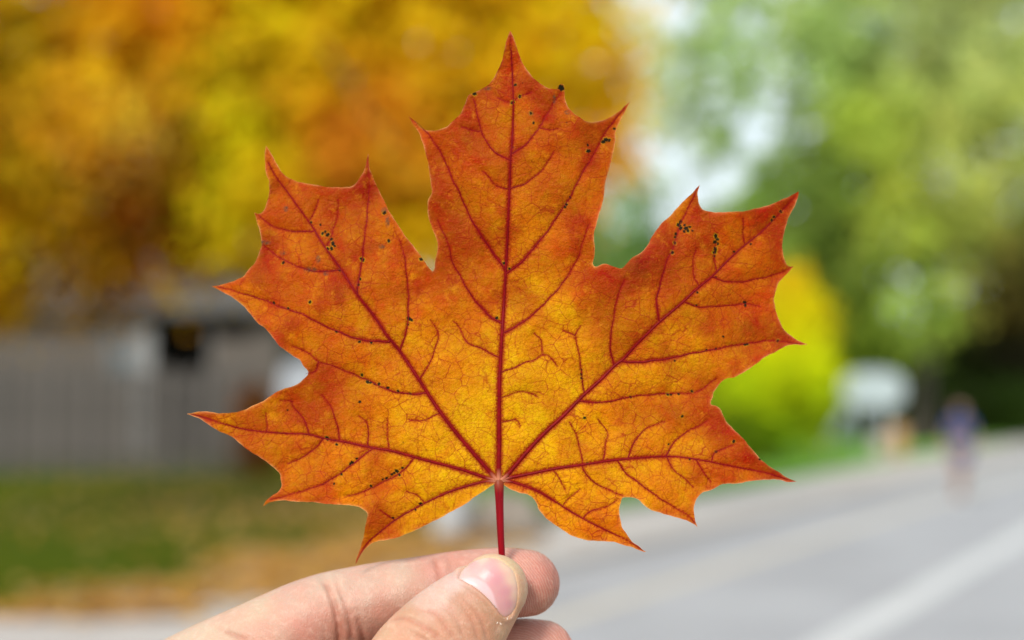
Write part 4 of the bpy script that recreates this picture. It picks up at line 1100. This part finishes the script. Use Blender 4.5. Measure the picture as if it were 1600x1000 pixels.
t = NT('leaf_vein')
co = t.node('TexCoord').outputs['Object']
n = t.noise(co, K / 9, 4, .7).outputs['Fac']
c = t.mix(t.ramp(n, .35, .7), c3((112, 2, 12)), c3((142, 8, 16)))
c = t.mix(t.ramp(t.noise(co, K / 2.5, 3, .7).outputs['Fac'], .55, .8, 0, .4), c, c3((90, 14, 14)))
c = t.mix(t.attr('root_pale'), c, c3((216, 140, 105)))
p = t.node('BsdfPrincipled', {'Base Color': c, 'Roughness': .5, 'Specular IOR Level': .14})
tr = t.node('BsdfTranslucent', {'Color': c})
M_vein = t.surf(t.node('MixShader', {0: .25, 1: p.outputs[0], 2: tr.outputs[0]}).outputs[0])

def zat(P):
    return np.array(relief(P[:, 0], P[:, 1])) 
for kind, P, w in veins:
    k = 0.46 if kind != 'side' else 0.44
    r = np.maximum(w * k * (1 if kind != 'side' else np.linspace(1.05, .62, len(w))), 0.26)
    z = zat(P) - r * .1
    xyz = lp(P[:, 0], P[:, 1], z)
    V, F = tube_arrays(xyz, r * S, r * .75 * S, side=(0, 0, 1), seg=8)
    o = mesh_np('midrib' if kind == 'midrib' else 'vein', V, F, M_vein, leaf)
    rr = np.hypot(V[:, 0], V[:, 1]) / S
    attr_float(o.data, 'root_pale', np.clip(1 - (rr - 4) / 16, 0, 1) * .85)

# stalk
M_stalk = NT('leaf_stalk')
t = M_stalk
co = t.node('TexCoord').outputs['Object']
n = t.noise(t.node('Mapping', {'Vector': co, 'Scale': (1, .08, 1)}).outputs[0], K / 4, 4, .6).outputs['Fac']
c = t.mix(t.ramp(n, .3, .7), c3((100, 0, 10)), c3((140, 0, 18)))
c = t.mix(t.ramp(t.noise(co, K / 5, 2, .5).outputs['Fac'], .72, .8, 0, .5), c, c3((220, 120, 120)))
sx = t.node('SeparateXYZ', {0: co}).outputs['Y']
c = t.mix(t.ramp(sx, -18 * S, 2 * S, 0, .85), c, c3((120, 60, 30)))
M_stalk = t.surf(t.node('BsdfPrincipled', {'Base Color': c, 'Roughness': .45, 'Specular IOR Level': .15}).outputs[0])
Q = np.array([(779, 746, -5, 4, 3), (779.3, 752, -3, 7.5, 5), (779.8, 760, -1.5, 7.6, 6.4), (780.5, 785, -1, 6.4, 6), (781.5, 815, -1, 5.8, 5.8), (782.5, 840, -2, 5.4, 5.3), (784, 866, -2.5, 5.2, 4.8), (785, 900, -2.5, 5.3, 4.4), (783, 940, -4, 5.6, 4.6), (778, 985, -10, 6, 6), (774, 1005, -12, 7.5, 7.5)], float)
Qs = spline(Q, 6)
mesh_np('stalk', *tube_arrays(lp(Qs[:, 0], Qs[:, 1], Qs[:, 2]), Qs[:, 3] * S, Qs[:, 4] * S, side=(0, 0, 1), seg=20), M_stalk, leaf)

# ================================================================== THE HAND (left hand pinching the stalk between thumb and index finger)
def cp(u, v, z, *r):
    k = (FPX - z) / FPX
    return (800 + (u - 800) * k, 500 + (v - 500) * k, z) + tuple(q * k for q in r)
INDEX = [(823, 911, -64, 52, 52), (800, 911, -64, 54.5, 54), (770, 912, -64, 55.5, 55), (735, 915, -64, 56, 56), (700, 920, -63, 57, 57), (650, 930, -61, 59, 59), (600, 939, -58, 61, 61), (560, 948, -54, 63, 63),
         (520, 960, -48, 67, 67), (480, 975, -44, 69.5, 69), (440, 993, -42, 70.5, 70), (380, 1021, -40, 71.5, 72), (300, 1060, -40, 74, 76), (220, 1110, -45, 80, 84)]
THUMB = [(771, 920, 41, 54.5, 38), (764, 928, 42, 59, 41), (745, 947, 46, 68, 47), (718, 976, 53, 79, 54), (688, 1012, 62, 88, 61), (655, 1055, 68, 93, 68), (620, 1120, 70, 88, 72), (585, 1200, 66, 90, 78), (545, 1290, 50, 100, 86), (470, 1420, 20, 112, 95), (380, 1560, -20, 120, 100)]
MIDDLE = [(847, 1020, -78, 51, 50), (825, 1021, -78, 54, 53), (790, 1024, -78, 55, 55), (740, 1034, -76, 57, 57), (660, 1055, -74, 60, 60), (560, 1085, -70, 64, 64), (450, 1125, -68, 68, 68), (340, 1170, -70, 71, 72), (235, 1215, -78, 78, 82)]
RING = [(790, 1130, -98, 48, 48), (740, 1134, -98, 53, 53), (650, 1155, -96, 57, 57), (550, 1185, -92, 62, 62), (440, 1225, -88, 66, 66), (330, 1270, -88, 70, 70), (245, 1310, -92, 76, 80)]
PINKY = [(690, 1225, -118, 42, 42), (640, 1230, -118, 46, 46), (560, 1250, -114, 50, 50), (460, 1290, -108, 55, 56), (350, 1350, -102, 62, 64), (265, 1395, -102, 70, 74)]
META = [[(220, 1110, -45, 80, 84), (250, 1300, -50, 84, 84), (300, 1500, -45, 90, 86), (350, 1680, -45, 95, 90)],
        [(235, 1215, -78, 78, 82), (270, 1400, -75, 84, 84), (320, 1600, -60, 90, 90), (350, 1700, -50, 95, 95)],
        [(245, 1310, -92, 76, 80), (290, 1500, -85, 86, 86), (350, 1700, -60, 95, 95)],
        [(265, 1395, -102, 70, 74), (330, 1560, -90, 84, 84), (370, 1720, -60, 95, 95)],
        [(470, 1420, 20, 100, 90), (360, 1330, -15, 90, 80), (260, 1220, -35, 80, 78)],
        [(360, 1640, -45, 135, 105), (370, 1780, -50, 132, 100), (375, 2000, -55, 150, 115), (370, 2400, -60, 190, 160)]]
def chain(L, seg=40, step=14, flip=None):
    P = np.array([cp(*q) for q in L])
    Q = spline(P, step)
    pts = Q[:, :3] * np.array([1, -1, 1]) + np.array([0, 0, 0])
    return tube_arrays(pts, Q[:, 3], Q[:, 4], side=(0, 0, 1), seg=seg)
hv, hf = merge([chain(INDEX), chain(THUMB), chain(MIDDLE), chain(RING), chain(PINKY)] + [chain(m, 28, 30) for m in META])
raw = mesh_np('hand_raw', hv, hf)
rm = raw.modifiers.new('remesh', 'REMESH'); rm.mode = 'VOXEL'; rm.voxel_size = 2.6; rm.use_smooth_shade = True
sm = raw.modifiers.new('smooth', 'SMOOTH'); sm.factor = 0.5; sm.iterations = 7
dg = bpy.context.evaluated_depsgraph_get()
hm = bpy.data.meshes.new_from_object(raw.evaluated_get(dg))
bpy.data.objects.remove(raw)
hm.name = 'hand'
n = len(hm.vertices)
co = np.empty(n * 3, np.float32); hm.vertices.foreach_get('co', co); co = co.reshape(-1, 3).astype(float)
no = np.empty(n * 3, np.float32); hm.vertex_normals.foreach_get('vector', no); no = no.reshape(-1, 3).astype(float)
hk = FPX / (FPX - co[:, 2])
HU = 800 + (co[:, 0] - 800) * hk            # where each point of the skin is seen in the photograph
HV = 500 + (-co[:, 1] - 500) * hk
def chdist(L):
    Q = spline(np.array([cp(*q) for q in L]), 12)
    best = np.full(n, 1e9)
    for q in Q:
        d = np.sqrt((co[:, 0] - q[0]) ** 2 + (-co[:, 1] - q[1]) ** 2 + ((co[:, 2] - q[2]) * q[3] / q[4]) ** 2) - q[3]
        best = np.minimum(best, d)
    return best
vis = HV < 1080
dI, dT, dM = chdist(INDEX), chdist(THUMB), chdist(MIDDLE)
which = np.argmin(np.stack([dI, dT, dM]), 0)
front = np.clip(no[:, 2] * 3, 0, 1)
tree_src = BVHTree.FromPolygons([tuple(c) for c in co], [tuple(q.vertices) for q in hm.polygons])
disp = np.zeros(n); crease = np.zeros(n)
def pdist(poly, X, Y, closed=False):
    d = np.full(len(X), 1e9)
    m = len(poly)
    for i in range(m if closed else m - 1):
        (x0, y0), (x1, y1) = poly[i], poly[(i + 1) % m]
        dx, dy = x1 - x0, y1 - y0
        t = np.clip(((X - x0) * dx + (Y - y0) * dy) / (dx * dx + dy * dy + 1e-9), 0, 1)
        d = np.minimum(d, np.hypot(X - x0 - t * dx, Y - y0 - t * dy))
    return d
def groove(finger, pts, w, depth, red=1.0, lip=.35):
    global disp, crease
    P = spline(np.array(pts, float), 3)
    m = (which == finger) & vis & (front > 0)
    d = pdist(P, HU[m], HV[m])
    # fades towards its two ends
    e = np.minimum(np.hypot(HU[m] - P[0, 0], HV[m] - P[0, 1]), np.hypot(HU[m] - P[-1, 0], HV[m] - P[-1, 1]))
    f = np.clip(e / 12, .25, 1) * front[m]
    disp[m] += f * depth * .72 * (-np.exp(-(d / w) ** 2) + lip * np.exp(-((d - 2.6 * w) / (1.5 * w)) ** 2))
    crease[m] = np.maximum(crease[m], red * f * np.exp(-(d / (w * .9)) ** 2))
groove(0, [(505, 903), (514, 922), (523, 946), (529, 975), (532, 1010)], 5.0, 6.5, .9)
groove(0, [(524, 908), (535, 934), (545, 962), (551, 1005)], 4.5, 4.0, .5)
groove(0, [(556, 958), (564, 982), (572, 1010)], 4.5, 4.0, .6)
groove(0, [(499, 930), (510, 955), (514, 980)], 3.5, 1.2, .2)
groove(0, [(676, 866), (682, 884), (688, 903), (690, 925)], 4.0, 3.0, .9)
groove(0, [(696, 862), (703, 880), (707, 895)], 3.5, 1.4, .3)
groove(0, [(344, 983), (364, 991), (392, 1004)], 4.0, 3.2, .9)
groove(0, [(408, 968), (418, 990), (420, 1010)], 4.0, 1.0, .1)
groove(1, [(653, 952), (679, 958), (692, 971), (701, 985), (714, 1000)], 3.2, 2.6, .8)
groove(1, [(607, 968), (634, 967), (654, 976), (676, 989), (692, 1006)], 3.6, 2.8, .8)
groove(1, [(641, 992), (662, 1000), (680, 1014)], 3.6, 2.0, .4)
groove(1, [(700, 936), (717, 941), (731, 958), (741, 976), (748, 1000)], 3.0, 2.0, .35)
groove(1, [(716, 930), (734, 945), (749, 964), (758, 984), (762, 1004)], 3.0, 1.8, .35)
groove(1, [(690, 948), (706, 958), (718, 976), (724, 1000)], 3.0, 1.6, .35)
groove(1, [(764, 955), (775, 972), (780, 992)], 2.6, 1.2, .3)
# broad soft forms
def swell(finger, u, v, r, a):
    m = (which == finger) & vis
    disp[m] += a * np.exp(-(((HU[m] - u) ** 2 + (HV[m] - v) ** 2) / r ** 2)) * np.clip(no[m, 2] * 1.5, 0, 1)
swell(0, 455, 985, 50, 5); swell(0, 600, 935, 60, 3); swell(1, 650, 975, 26, 3.5); swell(1, 700, 990, 40, 2); swell(0, 840, 915, 36, 3)

NAIL = [(716.5, 901), (720, 893), (726, 886), (734, 879.5), (743, 874.5), (754, 871.5), (765, 870.5), (776, 872.5), (786, 877), (795, 884), (802, 891), (807, 903), (809.5, 917), (809.5, 932), (807, 947), (802, 957), (795, 963.5), (788, 965),
        (781, 960), (774, 951), (765, 940), (755, 930), (744, 921), (732, 913.5), (721, 908), (715, 904)]
NP_ = spline(np.array(NAIL + [NAIL[0]], float), 2.0)[:-1]
def inpoly(P, X, Y):
    r = np.zeros(len(X), bool)
    x, y = P[:, 0], P[:, 1]; x2, y2 = np.roll(x, -1), np.roll(y, -1)
    for a, b, c_, d_ in zip(x, y, x2, y2):
        m = (b > Y) != (d_ > Y)
        with np.errstate(divide='ignore', invalid='ignore'):
            r ^= m & (X < (c_ - a) * (Y - b) / (d_ - b) + a)
    return r
m = (which == 1) & vis & (no[:, 2] > 0)
dn = pdist([tuple(q) for q in NP_], HU[m], HV[m], True); ins = inpoly(NP_, HU[m], HV[m])
sdn = np.where(ins, -dn, dn)
prox = np.clip(((HU[m] - 752) * -.68 + (HV[m] - 931) * .73 + 22) / 22, 0, 1)      # 1 on the cuticle side
disp[m] += np.where(sdn > -1.0, (1.3 + 3.0 * prox) * np.exp(-((sdn - 2.5) / 5.5) ** 2), -3.2 * np.clip(-sdn / 3, 0, 1))
crease[m] = np.maximum(crease[m], .35 * np.exp(-((sdn - 0) / 2.0) ** 2) * prox)
co2 = co + no * disp[:, None]

# nail plate, following the thumb
g_u, g_v = np.meshgrid(np.arange(708, 814, 1.5), np.arange(862, 970, 1.5))
gu, gv = g_u.ravel(), g_v.ravel()
gi = inpoly(NP_, gu, gv).reshape(g_u.shape)
cellm = gi[:-1, :-1] | gi[1:, :-1] | gi[:-1, 1:] | gi[1:, 1:]
um = np.zeros(gi.shape, bool); um[:-1, :-1] |= cellm; um[1:, :-1] |= cellm; um[:-1, 1:] |= cellm; um[1:, 1:] |= cellm
nid = -np.ones(gi.shape, int); nid[um] = np.arange(um.sum())
nu, nv = g_u[um].copy(), g_v[um].copy()
sn = ~gi[um]
for k in np.where(sn)[0]:
    j = np.argmin((NP_[:, 0] - nu[k]) ** 2 + (NP_[:, 1] - nv[k]) ** 2)
    nu[k], nv[k] = NP_[j]
nd = pdist([tuple(q) for q in NP_], nu, nv, True)
NVv = []
orig = Vector((800, -500, FPX))
for a, b, d in zip(nu, nv, nd):
    dr = (Vector((a, -b, 0)) - orig).normalized()
    h = tree_src.ray_cast(orig, dr)
    if h[0] is None: h = (Vector((a, -b, 40)), Vector((0, 0, 1)))
    off = -0.9 + 1.9 * (1 - math.exp(-d / 3.0)) + 0.8 * (1 - math.exp(-d / 14.0))
    NVv.append(h[0] + h[1] * off)
NVv = np.array([tuple(q) for q in NVv])
nf = np.stack([nid[1:, :-1][cellm], nid[1:, 1:][cellm], nid[:-1, 1:][cellm], nid[:-1, :-1][cellm]], 1)

def to_local(P):
    return np.stack([(P[:, 0] - 800) * S, (P[:, 1] + 500) * S, P[:, 2] * S], 1)
HO = Vector(((370 - 800) * S, (-2000 + 500) * S, -55 * S))     # the wrist end is the hand's origin
hm.vertices.foreach_set('co', (to_local(co2) - np.array(HO)).astype(np.float32).ravel())
hm.update()
hm.polygons.foreach_set('use_smooth', np.ones(len(hm.polygons), bool))

A_I = [(300, 990, 238, 205, 178), (400, 950, 236, 200, 172), (420, 985, 232, 178, 155), (480, 985, 218, 148, 128), (460, 940, 232, 186, 165), (530, 985, 190, 130, 108), (560, 920, 232, 190, 170), (620, 900, 234, 196, 174), (600, 960, 212, 150, 128),  # lit top, shaded crease and underside are painted into these skin colours
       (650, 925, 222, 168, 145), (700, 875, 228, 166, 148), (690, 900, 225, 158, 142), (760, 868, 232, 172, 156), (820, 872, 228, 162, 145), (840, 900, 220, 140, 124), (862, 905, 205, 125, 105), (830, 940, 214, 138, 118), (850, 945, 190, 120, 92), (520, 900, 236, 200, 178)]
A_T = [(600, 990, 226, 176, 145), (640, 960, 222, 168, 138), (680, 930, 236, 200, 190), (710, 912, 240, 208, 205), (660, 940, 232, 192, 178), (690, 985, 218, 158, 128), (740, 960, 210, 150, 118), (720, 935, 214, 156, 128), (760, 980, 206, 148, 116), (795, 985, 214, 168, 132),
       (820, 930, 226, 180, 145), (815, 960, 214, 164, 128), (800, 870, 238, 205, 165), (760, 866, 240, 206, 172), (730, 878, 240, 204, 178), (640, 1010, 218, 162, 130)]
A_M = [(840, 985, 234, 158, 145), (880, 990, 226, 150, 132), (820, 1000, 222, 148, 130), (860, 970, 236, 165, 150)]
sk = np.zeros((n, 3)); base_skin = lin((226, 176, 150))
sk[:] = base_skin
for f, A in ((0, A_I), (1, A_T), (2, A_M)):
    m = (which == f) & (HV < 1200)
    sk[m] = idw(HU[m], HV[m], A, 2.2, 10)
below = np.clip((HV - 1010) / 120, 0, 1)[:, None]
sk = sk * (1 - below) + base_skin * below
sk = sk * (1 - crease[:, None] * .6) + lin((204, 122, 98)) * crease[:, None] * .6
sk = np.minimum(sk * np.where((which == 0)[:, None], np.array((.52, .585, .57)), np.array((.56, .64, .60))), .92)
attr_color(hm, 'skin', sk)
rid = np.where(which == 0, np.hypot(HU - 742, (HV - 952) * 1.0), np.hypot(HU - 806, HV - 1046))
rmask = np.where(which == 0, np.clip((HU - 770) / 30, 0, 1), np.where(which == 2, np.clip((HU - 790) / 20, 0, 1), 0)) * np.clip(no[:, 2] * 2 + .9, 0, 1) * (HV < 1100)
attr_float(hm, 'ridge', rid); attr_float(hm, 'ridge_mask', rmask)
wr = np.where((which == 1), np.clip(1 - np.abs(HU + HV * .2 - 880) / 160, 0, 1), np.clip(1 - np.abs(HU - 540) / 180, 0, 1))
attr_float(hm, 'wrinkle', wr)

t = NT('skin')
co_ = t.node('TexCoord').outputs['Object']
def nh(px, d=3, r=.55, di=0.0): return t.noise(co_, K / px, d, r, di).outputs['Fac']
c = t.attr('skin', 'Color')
c = t.mix(t.ramp(nh(30, 4, .6), .4, .7, 0, .2), c, c3((214, 128, 108)))
c = t.mix(t.ramp(nh(14, 4, .6, .5), .5, .75, 0, .16), c, c3((242, 216, 196)))
c = t.mix(t.ramp(nh(3.2, 4, .7), .45, .75, 0, .14), c, c3((196, 120, 96)))
sinr = t.math('SINE', t.math('MULTIPLY', t.math('ADD', t.attr('ridge'), t.ramp(nh(22, 3), 0, 1, -5, 5)), 6.2832 / 3.9))
rg = t.math('MULTIPLY', sinr, t.attr('ridge_mask'))
c = t.mix(t.ramp(rg, -1, 1, .15, 0), c, c3((196, 96, 84)))
c = t.mix(t.ramp(rg, 0, 1, 0, .14), c, c3((248, 214, 200)))
wv = t.node('VectorMath', {0: co_, 1: t.node('VectorMath', {0: t.noise(co_, K / 9, 3).outputs['Color'], 'Scale': 6 * S}, operation='SCALE').outputs[0]}, operation='ADD').outputs[0]
mp = t.node('Mapping', {'Vector': wv, 'Rotation': (0, 0, .5), 'Scale': (1.5, .62, 1)}).outputs[0]
cells = t.node('TexVoronoi', {'Vector': mp, 'Scale': K / 4.2}, feature='DISTANCE_TO_EDGE').outputs['Distance']
cl = t.ramp(cells, 0, .22, 0, 1)
c = t.mix(t.ramp(cells, 0, .10, .12, 0), c, c3((188, 112, 92)))
h = t.math('ADD', t.math('MULTIPLY', cl, .9), t.math('MULTIPLY', nh(7, 4), 1.6))
h = t.math('ADD', h, t.math('MULTIPLY', rg, .5))
fine = t.node('TexNoise', {'Vector': t.node('Mapping', {'Vector': wv, 'Rotation': (0, 0, .75), 'Scale': (1, .16, 1)}).outputs[0], 'Scale': K / 3.0, 'Detail': 4})
h = t.math('ADD', h, t.math('MULTIPLY', t.math('MULTIPLY', fine.outputs['Fac'], t.attr('wrinkle')), 2.4))
bmp = t.node('Bump', {'Height': h, 'Strength': .32, 'Distance': 1.5 * S}).outputs[0]
p = t.node('BsdfPrincipled', {'Base Color': c, 'Roughness': t.ramp(nh(10, 3), .3, .7, .42, .56), 'Specular IOR Level': .36, 'Subsurface Weight': .28, 'Subsurface Scale': .0011, 'Normal': bmp})
p.inputs['Subsurface Radius'].default_value = (1.0, .32, .18)
M_skin = t.surf(p.outputs[0])
hm.materials.clear(); hm.materials.append(M_skin)
hand = bpy.data.objects.new('hand', hm)
COL.objects.link(hand)
hand.matrix_world = M_FG @ Matrix.Translation(HO)
tag(hand, 'bare left hand pinching the leaf stalk between thumb and index finger', 'hand')

nail = mesh_np('fingernail', to_local(NVv) - np.array(HO), nf, None, hand)
LUN = [(715, 904), (719, 906.5), (726, 904), (740, 903.5), (752, 907.5), (761, 914), (769, 926), (773.5, 939), (778, 954), (774, 952), (765, 941), (755, 931), (744, 922), (732, 914.5), (721, 909)]
LP = spline(np.array(LUN + [LUN[0]], float), 2.0)[:-1]
ld = pdist([tuple(q) for q in LP], nu, nv, True); li = inpoly(LP, nu, nv)
lun = np.clip(np.where(li, ld, -ld) / 3.6 + .5, 0, 1)
A_N = [(740, 885, 226, 178, 176), (765, 885, 226, 172, 170), (775, 905, 216, 150, 155), (790, 925, 216, 150, 155), (795, 945, 212, 145, 150), (770, 895, 220, 160, 162), (725, 895, 228, 190, 186), (755, 872, 234, 204, 186), (790, 882, 232, 198, 172), (803, 905, 230, 194, 168), (806, 930, 228, 188, 165), (803, 950, 228, 184, 168), (720, 888, 232, 200, 188)]
nc = idw(nu, nv, A_N, 2.2, 6) 
nc = nc * (1 - .62 * lun[:, None]) + lin((238, 210, 212)) * .62 * lun[:, None]
rim = np.exp(-nd / 1.4)[:, None] * .6
nc = nc * (1 - rim) + lin((240, 214, 190)) * rim
attr_color(nail.data, 'nail', nc * .68)
t = NT('nail_plate')
co_ = t.node('TexCoord').outputs['Object']
c = t.attr('nail', 'Color')
lines = t.noise(t.node('Mapping', {'Vector': co_, 'Rotation': (0, 0, .75), 'Scale': (1, .08, 1)}).outputs[0], K / 4, 3).outputs['Fac']
b = t.node('Bump', {'Height': lines, 'Strength': .25, 'Distance': .8 * S}).outputs[0]
p = t.node('BsdfPrincipled', {'Base Color': c, 'Roughness': .36, 'Specular IOR Level': .3, 'Subsurface Weight': .2, 'Subsurface Scale': .0008, 'Normal': b})
nail.data.materials.append(t.surf(p.outputs[0]))

# dry skin flecks along the cuticle corner
def flecks():
    rf_ = random.Random(3)
    V, F = [], []
    tr = BVHTree.FromPolygons([tuple(q) for q in co2], [tuple(q.vertices) for q in hm.polygons])
    for (u, v, su, sv, k) in ((792, 966, 6, 3, 7), (782, 974, 5, 5, 3)):
        for _ in range(k):
            a, b_ = u + rf_.gauss(0, su * .5), v + rf_.gauss(0, sv * .5)
            dr = (Vector((a, -b_, 0)) - orig).normalized()
            hh = tr.ray_cast(orig, dr)
            if hh[0] is None: continue
            an = rf_.uniform(0, 6.28); L = rf_.uniform(1.2, 3.8); w = rf_.uniform(.3, .8)
            d1 = Vector((math.cos(an), math.sin(an), rf_.uniform(0, .4))) * L; d2 = Vector((-math.sin(an), math.cos(an), .2)) * w
            q = hh[0] + hh[1] * 1.2
            i = len(V); V += [q - d2, q + d1 * .5 - d2 + hh[1] * .6, q + d1, q + d2]; F.append([i, i + 1, i + 2, i + 3])
    Vn = np.array([tuple(q) for q in V])
    M = simple('dry_skin', (.6, .5, .42), .6, .1, 200)
    o = mesh_np('dry_skin', to_local(Vn) - np.array(HO), F, M, hand, smooth=False)
    o['kind'] = 'stuff'
flecks()
